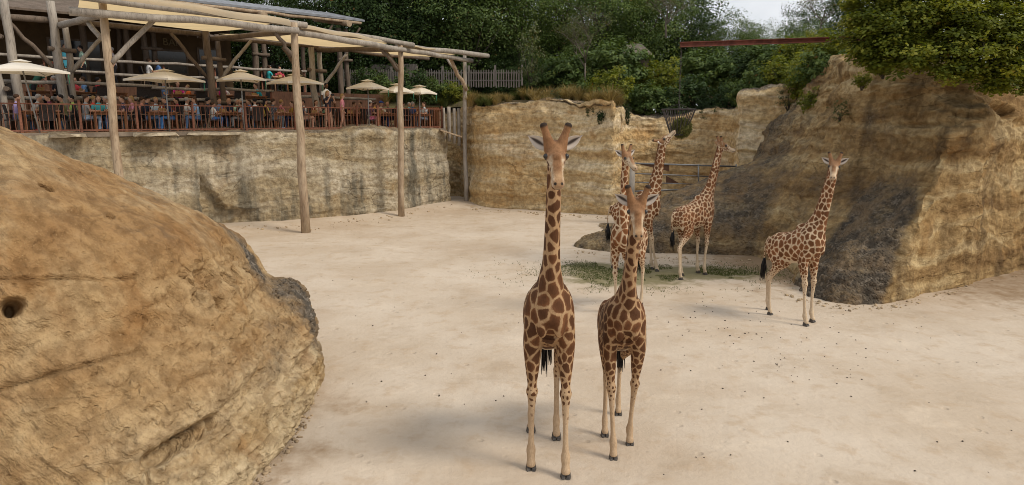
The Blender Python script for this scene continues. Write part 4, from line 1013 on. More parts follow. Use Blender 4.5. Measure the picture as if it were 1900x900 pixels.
# ------------------------------------------------------------------ bar building behind the decks
def build_bar():
    root = empty('bar_building', T(0, 9.6, FLOOR[2]), TANG); tag(root, 'dark timber bar building with ochre wall under a shingled roof', 'building')
    def box(name, s0, s1, t0, t1, z0, z1, mat): return MB().box(((s0 + s1) / 2, (t0 + t1) / 2 - 9.6, (z0 + z1) / 2 - FLOOR[2]), (s1 - s0, t1 - t0, z1 - z0)).build(name, MATS[mat], root)
    box('wall', -14, 4.2, 9.6, 9.85, FLOOR[2] - .1, 10.2, 'wall_ochre'); box('side_wall', 3.95, 4.2, 9.86, 14, FLOOR[2] - .1, 10.2, 'wall_ochre')
    for a, b, z0, z1 in ((-.2, 1.9, 6.75, 8.0), (2.4, 3.5, 6.0, 8.2), (-4.2, -2.0, 6.6, 8.2), (-8.5, -6.4, 6.4, 8.2)):
        w_ = box('window' if b - a > 1.2 else 'doorway', a, b, 9.54, 9.62, z0, z1, 'log_dark')
        q = MB().box(((a + b) / 2, -.07, (z0 + z1) / 2 - FLOOR[2]), (b - a - .2, .03, z1 - z0 - .2)).build('pane', MATS['dark_glass'], w_)
    cu = bpy.data.curves.new('sign_letters', 'FONT'); cu.body = 'BAR'; cu.size = .5; cu.extrude = .03; cu.align_x = 'CENTER'
    tmp = bpy.data.objects.new('sign_work', cu); COL.objects.link(tmp); dg = bpy.context.evaluated_depsgraph_get()
    me = bpy.data.meshes.new_from_object(tmp.evaluated_get(dg)); bpy.data.objects.remove(tmp)
    o = link('sign_letters', me, MATS['sign_cream'], root); o.rotation_euler = (radians(90), 0, 0); o.location = (1.2, -.04, 8.2 - FLOOR[2])
    for i, (px, tp_, t, r) in enumerate(((264, 40, 8.2, .14), (281, 40, 8.3, .13), (232, 40, 8.2, .13), (218, 40, 8.6, .12), (468, 30, 7.4, .17), (485, 32, 7.5, .14), (628, 52, 7.4, .16), (641, 54, 7.5, .14), (560, 60, 8.6, .12), (150, 30, 8.4, .14))):
        s, z = TP(px, tp_, t); p = (s, t - 9.6, -.1 if s < 7.5 else -1.0); q = (s, t - 9.6, z - FLOOR[2]); log('post', p, q, r, r * .9, MATS['log_dark'], root, .04, 500 + i)
        if i in (0, 4, 6): log('cross_block', (s - .2, t - 9.75, 1.9), (s + .75, t - 9.7, 1.9), .08, .08, MATS['log_dark'], root, .02, 520 + i)
    # roof: a shallow slope whose eave runs above the sails
    s0, s1 = -1.0, 10.9; t0, z0, t1, z1 = 6.9, 10.02, 10.8, 10.82; rf = None
    vs = []
    n = 60
    for k, dz in ((0, 0), (1, .10)):
        for i in range(n + 1):
            for t, z in ((t0, z0), (t1, z1)): vs.append((s0 + (s1 - s0) * i / n, t - 9.6, z - FLOOR[2] + dz + (.025 * (i % 2) if k else 0)))
    m = 2 * (n + 1); fs = []
    for i in range(n): fs += [(2*i, 2*i+1, 2*i+3, 2*i+2), (m+2*i, m+2*i+2, m+2*i+3, m+2*i+1), (2*i, 2*i+2, m+2*i+2, m+2*i), (2*i+1, m+2*i+1, m+2*i+3, 2*i+3)]
    fs += [(0, m, m+1, 1), (2*n, 2*n+1, m+2*n+1, m+2*n)]
    rf = MB().add(vs, fs).build('roof', MATS['roof_tin'], root)
    log('eave_log', (s0 - .2, t0 - 9.6 + .1, z0 - FLOOR[2] - .08), (s1 - .2, t0 - 9.6 + .1, z0 - FLOOR[2] - .08), .10, .09, MATS['log_tan'], rf, .04, 560, 12)
    for i, px in enumerate((487, 645, 330)):
        s, z = TP(px, 24 if i == 0 else 50, 6.7); log('purlin', (s, 6.5 - 9.6, z0 - FLOOR[2] - .26), (s, 10.4 - 9.6, z1 - FLOOR[2] - .4), .17, .16, MATS['log_tan'], rf, .02, 565 + i)
    for i in range(6):
        s = 1.2 + i * 1.75; log('rafter_brace', (s, 7.45 - 9.6, 2.55), (s + .8, 7.2 - 9.6, 3.75), .07, .06, MATS['log_dark'], rf, .02, 575 + i)
    lr = MB(); a = [(-14, 5.6 - 9.6, 8.78 - FLOOR[2]), (4.4, 5.6 - 9.6, 8.78 - FLOOR[2]), (4.4, 0.2, 10.0 - FLOOR[2]), (-14, 0.2, 10.0 - FLOOR[2])]  # lean-to roof added to block sunlight from the bar wall
    lr.add(a + [(x, y, z + .09) for x, y, z in a], [(3,2,1,0), (4,5,6,7), (0,1,5,4), (1,2,6,5), (2,3,7,6), (3,0,4,7)]); lr.build('added_shade_roof', MATS['log_dark'], root)
    # left roof of blue-grey sheet above the first parasol
    r2 = MB(); a = [(-17, -3.2, 3.1), (-6.2, -3.2, 2.75), (-6.2, 1.2, 4.0), (-17, 1.2, 4.3)]; r2.add(a + [(x, y, z + .08) for x, y, z in a], [(3,2,1,0), (4,5,6,7), (0,1,5,4), (1,2,6,5), (2,3,7,6), (3,0,4,7)])
    r2o = r2.build('roof', MATS['roof_tin'], root)
    for i in range(5): log('rafter', (-16 + i * 2.1, -3.3, 2.95 - .06 * i), (-16 + i * 2.1, 1.0, 4.05 - .05 * i), .08, .08, MATS['log_dark'], r2o, .02, 590 + i)
build_bar()

# ------------------------------------------------------------------ parasols
def parasol(label, px, s_span, top, tilt, ang, seed, t=.20):
    s, z = TP(px, top, t); root = empty('parasol', T(s, t, FLOOR[0] - .22), TANG + ang); tag(root, label, 'parasol', 'cream square parasols on the terrace edge')
    h = z - (FLOOR[0] - .22); q = s_span / 2; tp = Vector((tilt, 0, 0)); e = .30
    MB().tube([(0, 0, 0), Vector((0, 0, h)) + tp], .027, 8).build('pole', MATS['steel'], root)
    def pt(a, b, zz): return Vector((a, b, zz)) + tp
    # four-panel canopy with scalloped edge
    n = 8; ring = []
    for k in range(4):
        c0 = Vector(((1, 1), (-1, 1), (-1, -1), (1, -1))[k] + (0,)); c1 = Vector(((-1, 1), (-1, -1), (1, -1), (1, 1))[k] + (0,))
        for i in range(n): ring.append((c0.lerp(c1, i / n), sin(pi * i / n)))
    vs = [pt(0, 0, h)]; N_ = len(ring); rows = 5
    for r_ in range(1, rows + 1):
        f = r_ / rows
        for p, sg in ring: vs.append(pt(p.x * q * f * (1 - .05 * sg * f), p.y * q * f * (1 - .05 * sg * f), h - e * f ** 1.12 - .045 * f * (1 - sg) * 1.0))
    for p, sg in ring: vs.append(pt(p.x * q * (1 - .05 * sg), p.y * q * (1 - .05 * sg), h - e - .045 * (1 - sg) - .07))
    fs = [(0, 1 + i, 1 + (i + 1) % N_) for i in range(N_)]
    for r_ in range(rows):
        for i in range(N_): a = 1 + r_ * N_ + i; b = 1 + r_ * N_ + (i + 1) % N_; fs.append((a, a + N_, b + N_, b))
    can = MB().add(vs, fs, False).build('canopy', MATS['parasol_cloth'], root)
    v2 = []
    for k in range(4): c = ((1, 1), (-1, 1), (-1, -1), (1, -1))[k]; v2.append(pt(c[0] * .26, c[1] * .26, h - .015))
    MB().add([pt(0, 0, h + .075)] + v2, [(0, 1, 2), (0, 2, 3), (0, 3, 4), (0, 4, 1)]).build('vent_cap', MATS['parasol_cloth'], can)
    for k in range(4):
        c = ((1, 1), (-1, 1), (-1, -1), (1, -1))[k]
        MB().tube([pt(0, 0, h - .06), pt(c[0] * q * .97, c[1] * q * .97, h - e - .07)], .011, 5).build('rib', MATS['steel'], can)
    MB().tube([pt(q * .96, -q * .96, h - e - .1), pt(q * .96, -q * .96, h - e - .42)], .014, 5).build('tie_strap', MATS['rope_green'], can)
for k, (px, sp, top, tilt, ang, lb) in enumerate((
    (60, 2.15, 115, -.35, .15, 'cream parasol on a leaning pole next to the rough outcrop end'),
    (305, 2.0, 131, 0, .55, 'cream parasol below the sail, beside the braced tan post'),
    (446, 1.65, 132, 0, -.2, 'cream parasol beside the stout tan post, pole at the railing'),
    (546, 1.75, 139, 0, .1, 'cream parasol standing directly behind the stout tan post'),
    (682, 1.45, 150, 0, .45, 'beige tilted parasol beside the girl in pink'),
    (736, 1.2, 157, 0, .0, 'small cream parasol behind the thin tan post'),
    (778, 1.25, 160, 0, .25, 'cream parasol nearest the board fence at the terrace end'))):
    parasol(lb, px, sp, top, tilt, ang, k)

# ------------------------------------------------------------------ tables, chairs, caddies
def table_proto():
    root = empty('table'); MB().box((0, 0, .735), (1.15, .78, .035)).build('tabletop', MATS['table_wood'], root)
    MB().box((0, 0, .67), (1.0, .62, .075)).build('apron', MATS['table_wood'], root)
    for a in (-.5, .5):
        for b in (-.32, .32): MB().box((a, b, .36), (.075, .075, .72)).build('leg', MATS['table_wood'], root)
    return root
def chair_proto():
    root = empty('chair'); MB().box((0, 0, .43), (.50, .48, .05)).build('seat', MATS['wicker'], root)
    q = MB(); q.add([(-.25, -.25, .42), (-.25, .25, .42), (-.21, .25, .42), (-.21, -.25, .42), (-.36, -.24, .98), (-.36, .24, .98), (-.32, .24, .98), (-.32, -.24, .98)], [(0,1,2,3), (7,6,5,4), (0,4,5,1), (2,6,7,3), (1,5,6,2), (0,3,7,4)]); q.build('backrest', MATS['wicker'], root)
    for b in (-.25, .25):
        MB().bar((-.28, b, .66), (.2, b, .64), .04, .03).build('armrest', MATS['chair_frame'], root)
        MB().bar((.21, b, .64), (.23, b, 0), .04, .03).build('leg', MATS['chair_frame'], root)
        MB().bar((-.24, b, .5), (-.30, b, 0), .04, .03).build('leg', MATS['chair_frame'], root)
    return root
def caddy_proto():
    root = empty('condiment_caddy'); cr_ = MB().box((0, 0, .075), (.24, .16, .15)).build('crate', MATS['caddy_wood'], root)
    MB().tube([(-.1, 0, .14), (-.08, 0, .27), (.08, 0, .27), (.1, 0, .14)], .013, 6).build('handle', MATS['caddy_wood'], cr_)
    for a in (-.06, .05): MB().tube([(a, .02, .1), (a, .02, .2), (a, .02, .24)], [.025, .025, .012], 8).build('bottle', plain('sauce_red', (.28, .03, .02), .4), root)
    return root
TABLE, CHAIR, CADDY = table_proto(), chair_proto(), caddy_proto()
USED = {}
def place(proto, s, t, z, rz, label, cat, group):
    k = proto.name
    o = proto if k not in USED else copy_tree(proto); USED[k] = 1
    o.location = T(s, t, z); o.rotation_euler = (0, 0, TANG + rz); tag(o, label, cat, group); return o
def at_s(px, t, lvl): return TP(px, 223 - (FLOOR[lvl] + .7 - 4.5) / 28 * 1267, t)[0]
LV = ('on the lowest deck', 'on the middle deck', 'on the upper deck')
for px, t, lvl, rz, lb in ((74, 1.25, 0, 0, 'red-brown table with caddy in front of the woman in maroon'), (200, 1.2, 0, 0, 'red-brown table behind the braced tan post'), (297, 1.2, 0, 0, 'red-brown table between the two men in caps'), (418, 1.2, 0, 0, 'red-brown table between the child in white and the bald man'),
        (525, 1.2, 0, 0, 'red-brown table just beside the stout tan post'), (585, 1.3, 0, 0, 'red-brown table beside the woman in stripes'), (650, 2.3, 0, .2, 'red-brown table behind the girl in pink'), (712, 1.1, 0, 0, 'red-brown table beside the man in blue cap'), (776, 1.0, 0, 0, 'red-brown table below the last parasol'),
        (148, 4.3, 1, 0, 'red-brown table in front of the diner in red'), (205, 4.2, 1, 0, 'red-brown table on the middle deck behind the braced tan post'), (335, 4.2, 1, 0, 'red-brown table beside the child in orange'), (420, 4.4, 1, 0, 'red-brown table beside the diner in pink, between log posts'), (468, 4.3, 1, 0, 'red-brown table on the middle deck by the third parasol pole'), (82, 4.2, 1, 0, 'red-brown table by the waiter in green'), (520, 7.3, 2, 0, 'red-brown table on the upper deck'), (95, 7.3, 2, 0, 'red-brown table on the upper deck near the palms'), (610, 4.6, 1, 0, 'red-brown table behind the man in white')):
    s = at_s(px, t, lvl); place(TABLE, s, t, FLOOR[lvl], rz, lb, 'table', 'cafe tables on the terrace')
    place(CADDY, s + R.uniform(-.15, .15), t + R.uniform(-.1, .1), FLOOR[lvl] + .752, R.uniform(-.6, .6), 'wooden caddy on the ' + lb.replace('red-brown ', '').replace(' with caddy', ''), 'caddy', 'condiment caddies on the tables')
# ------------------------------------------------------------------ people on the terrace
def body_mesh(pose):
    mb = MB(); rec = []
    SK, SH, TR, BO = 0, 1, 2, 3
    def tube(part, pts, n=10, seg=10): smooth_tube(mb, pts, n, seg, rec, part)
    sit = pose.startswith('sit'); hz = .50 if sit else .93
    lean = {'sit': .05, 'sit_lean': .22, 'sit_back': -.06, 'stand': .02, 'stand_photo': .0, 'stand_bend': .30}[pose]
    sz = hz + .50; sx = lean; nk = (sx * 1.12, 0, sz + .07); hd = (sx * 1.2 + .03, 0, sz + .22)
    tube(SH, [(0, 0, hz - .10, .15, .11), (0, 0, hz, .165, .12), (sx*.35, 0, hz + .18, .145, .11), (sx*.75, 0, hz + .36, .175, .12), (sx, 0, sz - .02, .15, .095), (sx*1.05, 0, sz + .04, .07, .06)], 14, 14)
    tube(SK, [(sx, 0, sz, .055, .055), (*nk, .05, .052), (hd[0] - .02, 0, hd[2] - .08, .05, .055)], 6)
    tube(SK, [(hd[0], 0, hd[2] - .125, .03, .035), (hd[0] + .01, 0, hd[2] - .09, .058, .068), (hd[0], 0, hd[2], .076, .096), (hd[0] - .01, 0, hd[2] + .07, .066, .082), (hd[0] - .01, 0, hd[2] + .11, .03, .035)], 12, 12)
    mb.ell((hd[0] + .10, 0, hd[2] - .015), (.018, .013, .024), 8, 6); [mb.ell((hd[0], s*.078, hd[2] - .01), (.02, .01, .03), 8, 6) for s in (-1, 1)]
    for s in (-1, 1):
        sh = (sx, s*.19, sz - .05)
        if pose == 'stand_photo': el = (sx + .22, s*.24, sz - .22); ha = (sx + .30, s*.07, sz + .10)
        elif pose == 'stand': el = (sx - .02, s*.25, sz - .32); ha = (sx + .09, s*.24, sz - .56)
        elif pose == 'stand_bend': el = (sx + .10, s*.24, sz - .30); ha = (sx + .38, s*.18, sz - .36)
        elif pose == 'sit_back': el = (sx + .05, s*.25, sz - .29); ha = (sx + .26, s*.14, sz - .33)
        else: el = (sx + .10, s*.25, sz - .27); ha = (sx + .36, s*.12, sz - .24)
        tube(SH, [(*sh, .055, .06), ((sh[0]*.45+el[0]*.55), (sh[1]*.45+el[1]*.55), (sh[2]*.45+el[2]*.55), .048, .048)], 5)
        tube(SK, [((sh[0]*.4+el[0]*.6), (sh[1]*.4+el[1]*.6), (sh[2]*.4+el[2]*.6), .042, .042), (*el, .038, .038), ((el[0]*.4+ha[0]*.6), (el[1]*.4+ha[1]*.6), (el[2]*.4+ha[2]*.6), .032, .032), (*ha, .028, .03)], 10)
        d = (Vector(ha) - Vector(el)).normalized(); mb.ell(Vector(ha) + d * .06, (.045, .035, .035), 8, 6); rec.append((SK, *(Vector(ha) + d * .06), .05, 0))
        if sit: kn = (.44, s*.12, .52); an = (.44 + (.05 if s > 0 else -.04), s*.11, .10); hp = (.02, s*.09, hz)
        else: kn = (.03 + .05*s, s*.10, .50); an = (-.01 + .10*s, s*.10, .10); hp = (0, s*.085, hz - .02)
        tube(TR, [(*hp, .09, .095), ((hp[0]+kn[0])/2, (hp[1]+kn[1])/2, (hp[2]+kn[2])/2, .078, .082), (*kn, .06, .062), ((kn[0]+an[0])/2, (kn[1]+an[1])/2, (kn[2]+an[2])/2, .052, .056), (*an, .04, .042)], 18)
        tube(BO, [(an[0] - .06, an[1], .05, .035, .045), (an[0] + .02, an[1], .06, .042, .055), (an[0] + .13, an[1] + s*.02, .04, .042, .036), (an[0] + .19, an[1] + s*.025, .03, .03, .022)], 8)
    me = voxel(mb, .017, 2); X = mesh_co(me); ra = np.array(rec)
    d = np.linalg.norm(X[:, None] - ra[None, :, 1:4], axis=2) / (ra[None, :, 4] + .02); j = d.argmin(1)
    set_attr(me, 'region', ra[j, 0] / 3.0); me.name = 'body_' + pose; me.materials.append(None)
    return me, hd
BODY = {p: body_mesh(p) for p in ('sit', 'sit_lean', 'sit_back', 'stand', 'stand_photo', 'stand_bend')}
SKINS = [(.50, .30, .21), (.44, .25, .165), (.55, .35, .26), (.14, .07, .04)]
def outfit(shirt, legs, skin, shoes, pat=None):
    shirt = tuple(min(.8, x * 1.45 + .006) for x in shirt); legs = tuple(min(.8, x * 1.3) for x in legs)
    m = Mat('outfit', .85, .15); r = m.attr('region'); n = m.noise(22, 3)
    sh = shirt if pat is None else m.mix(m.rng(m.voro(16, m.map(scale=(1, 1, 1.5))), .28, .36), pat, shirt)
    c = m.mix(m.rng(r, .16, .18), SKINS[skin], sh); c = m.mix(m.rng(r, .49, .51), c, legs); c = m.mix(m.rng(r, .82, .84), c, shoes)
    c = m.mix(m.rng(n, .35, .7, 0, .25), c, m.mix(1.0, c, (.6, .6, .6), 'MULTIPLY'))
    return m.done(c)
HAIRM = {k: plain('hair_' + k, c, .7, .3, 40) for k, c in dict(brown=(.06, .03, .015), black=(.012, .01, .01), blond=(.30, .19, .08), grey=(.35, .33, .31)).items()}
HAIR_ME = {}
def hair(hd, long_, mat, root):
    k = (round(hd[0], 3), long_)
    if k not in HAIR_ME:
        q = MB(); q.ell((hd[0] - .02, 0, hd[2] + .035), (.10, .088, .095), 14, 10)
        if long_: q.tube([(hd[0] - .05, 0, hd[2] + .03), (hd[0] - .085, 0, hd[2] - .10), (hd[0] - .10, 0, hd[2] - .26)], [(.085, .06), (.09, .045), (.06, .02)], 12)
        me = voxel(q, .016, 2); X = mesh_co(me); HAIR_ME[k] = me; me.materials.append(None)
    o = link('hair', HAIR_ME[k], None, root); o.material_slots[0].link = 'OBJECT'; o.material_slots[0].material = mat
def cap(hd, col, root, kind):
    m = plain('cap_%d_%d_%d' % tuple(int(c * 100) for c in col), col, .85); q = MB()
    q.tube([(hd[0] - .01, 0, hd[2] + .035), (hd[0] - .01, 0, hd[2] + .09), (hd[0] - .01, 0, hd[2] + .125), (hd[0] - .01, 0, hd[2] + .14)], [(.105, .092), (.10, .088), (.07, .06), (.02, .02)], 14)
    if kind == 'brim': q.tube([(hd[0] - .01, 0, hd[2] + .035), (hd[0] - .01, 0, hd[2] + .047)], [(.17, .16), (.17, .16)], 16)
    else: q.box((hd[0] + .13, 0, hd[2] + .05), (.12, .13, .014))
    q.build('hat', m, root)
CH_N = 'dark wicker chairs on the terrace'
def person(px, t, lvl, pose, face, label, shirt, legs, hairc='brown', skin=0, scale=1.0, shoes=(.05, .045, .04), long_=False, hat=None, pat=None, chair=True, dz=0.0, who='person'):
    s = at_s(px, t, lvl); z = FLOOR[lvl] + dz
    sit = pose.startswith('sit'); zz = z + (.0 if not sit else (.45 - .45 * scale + .02 * scale))
    root = empty('person', T(s, t, zz), TANG + face, scale); tag(root, label, 'person', 'visitors on the terrace')
    me, hd = BODY[pose]; o = link('body', me, None, root); o.material_slots[0].link = 'OBJECT'; o.material_slots[0].material = outfit(shirt, legs, skin, shoes, pat)
    if hairc: hair(hd, long_, HAIRM[hairc], root)
    if hat: cap(hd, hat[0], root, hat[1])
    if sit and chair:
        place(CHAIR, s, t, z, face, 'dark wicker chair under the ' + chair, 'chair', CH_N)
    return root
NAVY, JEAN, BLK, WHT, RED, MAG, TEAL, BLUE, GRY, KHK = (.02, .03, .07), (.10, .17, .30), (.015, .015, .018), (.62, .62, .62), (.40, .035, .04), (.45, .03, .20), (.02, .22, .26), (.08, .15, .32), (.22, .22, .22), (.20, .16, .09)
LFT, RGT, OUT, INN = pi, 0.0, -pi / 2, pi / 2
person(97, 1.25, 0, 'sit', LFT, 'woman in maroon patterned top and jean shorts sitting at table', (.10, .02, .05), (.46, .28, .20), long_=False, pat=(.20, .05, .10), shoes=(.4, .05, .06), chair='woman in maroon')
person(58, 1.7, 0, 'sit_lean', RGT, 'person with grey shirt and grey hair bending over the table', (.30, .28, .25), KHK, 'grey', chair='grey haired person')
person(158, 1.3, 0, 'sit', RGT, 'person in grey shirt and light jeans reaching across the table', GRY, (.32, .42, .55), chair='person in light jeans')
person(233, 1.3, 0, 'sit', LFT, 'person in dark floral shirt just next to the braced tan post', (.03, .03, .05), GRY, pat=(.35, .20, .25), chair='person in floral shirt')
person(271, 1.2, 0, 'sit', RGT, 'man in black shirt and black hat facing the grey capped man', (.015, .02, .035), JEAN, hat=((.015, .015, .015), 'brim'), chair='man in black hat')
person(321, 1.2, 0, 'sit_lean', LFT, 'man in navy shirt and grey cap leaning on the table', NAVY, (.08, .22, .48), hat=((.12, .12, .13), 'peak'), chair='man in grey cap')
person(384, 1.5, 0, 'sit', RGT, 'woman in black cap and dark top at the family table', (.03, .035, .06), NAVY, 'black', hat=((.02, .02, .025), 'peak'), chair='woman in black cap')
person(394, .95, 0, 'sit', RGT, 'small child in white shirt and blue trousers at the railing', (.55, .62, .66), (.05, .16, .40), scale=.78, chair='small child in white')
person(430, 1.6, 0, 'sit', LFT, 'bald man in dark suit jacket and pale blue shirt', (.025, .03, .05), NAVY, None, 1, chair='bald man in suit')
person(452, 1.9, 0, 'sit', LFT, 'person in red shirt seated behind the third parasol pole', RED, BLK, 'grey', chair='person in red')
person(446, 1.0, 0, 'sit_back', LFT, 'child in pale blue patterned shirt with back against the chair', (.40, .45, .55), GRY, scale=.78, pat=(.15, .18, .3), chair='child in pale blue')
person(473, 1.0, 0, 'sit_back', INN, 'person in white T-shirt sitting with back to the railing', WHT, JEAN, 'black', chair='person in white T-shirt')
person(504, 2.5, 0, 'sit_lean', OUT, 'broad man in dark navy sweater leaning over the deck table', (.025, .04, .09), BLK, chair='broad man in navy')
person(505, 1.05, 0, 'sit', RGT, 'person in striped dark top with white and blue sneakers', (.06, .07, .09), (.12, .14, .16), pat=(.3, .3, .3), shoes=(.45, .55, .75), chair='person in striped top')
person(545, 1.15, 0, 'sit', LFT, 'boy in mustard shirt half hidden by the stout tan post', (.28, .18, .03), NAVY, 'brown', scale=.9, chair='boy in mustard')
person(586, 1.7, 0, 'sit', OUT, 'woman in cream and pink striped top, brown hair', (.50, .38, .30), KHK, 'brown', long_=True, pat=(.40, .15, .14), chair='woman in stripes')
person(562, 1.1, 0, 'sit_back', RGT, 'person in dark shirt and shorts next to the stout tan post', (.08, .08, .10), (.40, .24, .17), chair='person in dark shorts')
person(605, 1.0, 0, 'sit', LFT, 'small child with white sun cap by the standing woman', (.10, .22, .16), BLK, scale=.75, hat=((.6, .6, .58), 'peak'), chair='child in white cap')
person(607, 2.75, 0, 'stand', OUT, 'man in white T-shirt standing behind the woman with camera', WHT, BLK, 'black', 3, 1.05, dz=.36)
st_ = MB().box((0, 0, .18), (1.0, .7, .36)).build('wooden_step', MATS['plank_brown']); st_.location = T(at_s(607, 2.75, 0), 2.75, FLOOR[0]); st_.rotation_euler = (0, 0, TANG); tag(st_, 'low dark wooden step under the man in white T-shirt', 'step')
w_ = person(609, .8, 0, 'stand_photo', OUT + .2, 'woman in black dress standing and taking a photo', (.02, .02, .03), (.45, .27, .19), 'blond', 0, 1.0, long_=True)
MB().box((.36, 0, 1.57), (.05, .14, .09)).build('camera_body', plain('camera_black', (.02, .02, .02), .4), None)
cm = bpy.data.objects['camera_body']; cm.name = 'photo_camera'; cm.location = w_.location; cm.rotation_euler = w_.rotation_euler; tag(cm, 'small black camera held up by the woman in black', 'camera')
person(635, .75, 0, 'stand', RGT - .5, 'girl in pink T-shirt and denim shorts standing at railing', (.62, .22, .28), (.46, .28, .20), 'blond', 2, .93, long_=True, pat=(.7, .35, .4))
person(685, 1.0, 0, 'sit', RGT, 'woman with white cap and pink shorts at the table', (.10, .05, .07), (.55, .15, .25), 'brown', hat=((.6, .6, .6), 'peak'), chair='woman in white cap')
person(706, 1.5, 0, 'sit', OUT, 'man in cream shirt and bright blue cap', (.50, .46, .36), NAVY, 'brown', hat=((.04, .09, .35), 'peak'), chair='man in blue cap')
person(722, 1.9, 0, 'sit', LFT, 'bald person in brown shirt beside the thin tan post', (.10, .07, .06), BLK, None, 1, chair='bald person in brown')
person(764, 1.0, 0, 'sit', RGT, 'man in dark blue shirt under the last parasol', (.04, .07, .16), (.05, .06, .10), 'grey', shoes=(.4, .42, .45), chair='man in dark blue')
person(789, 1.0, 0, 'sit', LFT, 'person draped in pale blue and white towel', (.45, .52, .62), (.35, .42, .5), 'brown', pat=(.2, .3, .5), chair='person with towel')
person(655, 2.6, 0, 'sit', RGT, 'person in brown top sitting behind the girl in pink', (.16, .09, .06), BLK, chair='person in brown top')
person(672, 2.7, 0, 'sit', LFT, 'person in tan shirt behind the beige parasol pole', (.25, .15, .08), BLK, chair='person in tan shirt')
person(120, 1.6, 0, 'sit', LFT, 'person in olive shirt between the twin log posts', (.16, .15, .07), BLK, 'black', chair='person in olive')
person(184, 1.7, 0, 'sit', OUT, 'woman in turquoise blouse behind the reaching person', (.06, .30, .32), JEAN, 'brown', long_=True, chair='woman in turquoise blouse')
person(250, 1.5, 0, 'sit', LFT, 'person in pink shirt behind the railing by the floral shirt', (.50, .22, .28), GRY, 'blond', long_=True, chair='person in pink shirt')
person(345, 1.6, 0, 'sit', RGT, 'man in white polo behind the grey capped man', WHT, NAVY, 'grey', chair='man in white polo')
person(366, 1.1, 0, 'sit', LFT, 'woman in sky blue top next to the family table', (.22, .36, .55), JEAN, 'brown', long_=True, chair='woman in sky blue')
person(407, 1.7, 0, 'sit', OUT, 'man in denim blue shirt at the family table', (.12, .20, .34), JEAN, 'brown', chair='man in denim shirt')
person(490, 1.2, 0, 'sit', RGT, 'woman in yellow top near the striped top', (.50, .38, .08), BLK, 'black', long_=True, chair='woman in yellow')
person(745, 1.5, 0, 'sit', RGT, 'person in white top behind the thin tan post', WHT, BLK, 'brown', chair='person in white top')
for px, t, pose, f, nm, col, hc in ((30, 2.2, 'sit', RGT, 'lilac', (.36, .28, .48), 'brown'), (140, 2.3, 'sit', LFT, 'lime green', (.30, .42, .10), 'black'), (172, 2.4, 'sit', RGT, 'scarlet', (.50, .05, .04), 'blond'), (214, 2.3, 'sit_lean', LFT, 'ivory', (.60, .57, .48), 'grey'), (262, 2.4, 'sit', RGT, 'salmon', (.58, .26, .20), 'brown'), (290, 2.3, 'sit', OUT, 'powder blue', (.38, .48, .58), 'blond'), (333, 2.4, 'sit', LFT, 'burgundy', (.25, .03, .06), 'black'), (358, 2.3, 'sit', RGT, 'peach', (.62, .40, .28), 'brown'), (440, 2.5, 'sit', OUT, 'mint', (.35, .52, .42), 'grey'), (466, 2.4, 'sit', LFT, 'cobalt', (.05, .13, .45), 'brown'), (520, 2.3, 'sit', RGT, 'rose', (.55, .20, .30), 'blond'), (566, 2.3, 'sit', LFT, 'white linen', (.66, .66, .64), 'black'), (694, 2.2, 'sit', RGT, 'amber', (.52, .30, .05), 'brown'), (758, 2.0, 'sit', OUT, 'aqua', (.15, .42, .45), 'grey')):
    person(px, t, 0, pose, f, 'diner in %s top in the inner row of the lowest deck' % nm, col, JEAN, hc, chair='diner in ' + nm)
# middle deck
person(63, 4.0, 1, 'stand_bend', RGT, 'waiter in dark green shirt bending over a table', (.02, .07, .045), BLK, 'brown')
person(107, 4.3, 1, 'sit', LFT, 'white haired person in black behind the twin log posts', (.02, .02, .025), BLK, 'grey', chair='white haired person')
person(140, 4.8, 1, 'sit', OUT, 'diner in coral red shirt on the middle deck', (.50, .06, .07), BLK, chair='diner in coral red')
person(160, 4.2, 1, 'sit', LFT, 'diner in blue T-shirt beside the coral red diner', (.12, .22, .40), BLK, chair='diner in blue T-shirt')
person(180, 4.2, 1, 'sit', RGT, 'diner in bright red top and cap near the braced tan post', RED, BLK, 'black', chair='diner in bright red')
person(308, 4.2, 1, 'sit_back', RGT - .5, 'diner in steel blue shirt turned away from the railing', (.10, .18, .36), BLK, chair='diner in steel blue')
person(330, 4.8, 1, 'sit', OUT, 'diner in magenta top behind the caddy', MAG, BLK, chair='diner in magenta')
person(352, 4.1, 1, 'sit', LFT, 'little child in bright orange shirt', (.60, .13, .03), BLK, 'blond', scale=.8, chair='child in orange')
person(410, 4.4, 1, 'sit', RGT, 'diner in hot pink shirt next to the dark log posts', (.50, .03, .16), BLK, chair='diner in hot pink')
person(428, 4.4, 1, 'sit_lean', LFT, 'child in pale shirt opposite the hot pink diner', (.45, .42, .40), KHK, 'black', scale=.85, chair='child in pale shirt')
person(486, 4.3, 1, 'sit_lean', LFT, 'diner in teal shirt beside the stout tan post', TEAL, BLK, 'brown', chair='diner in teal')
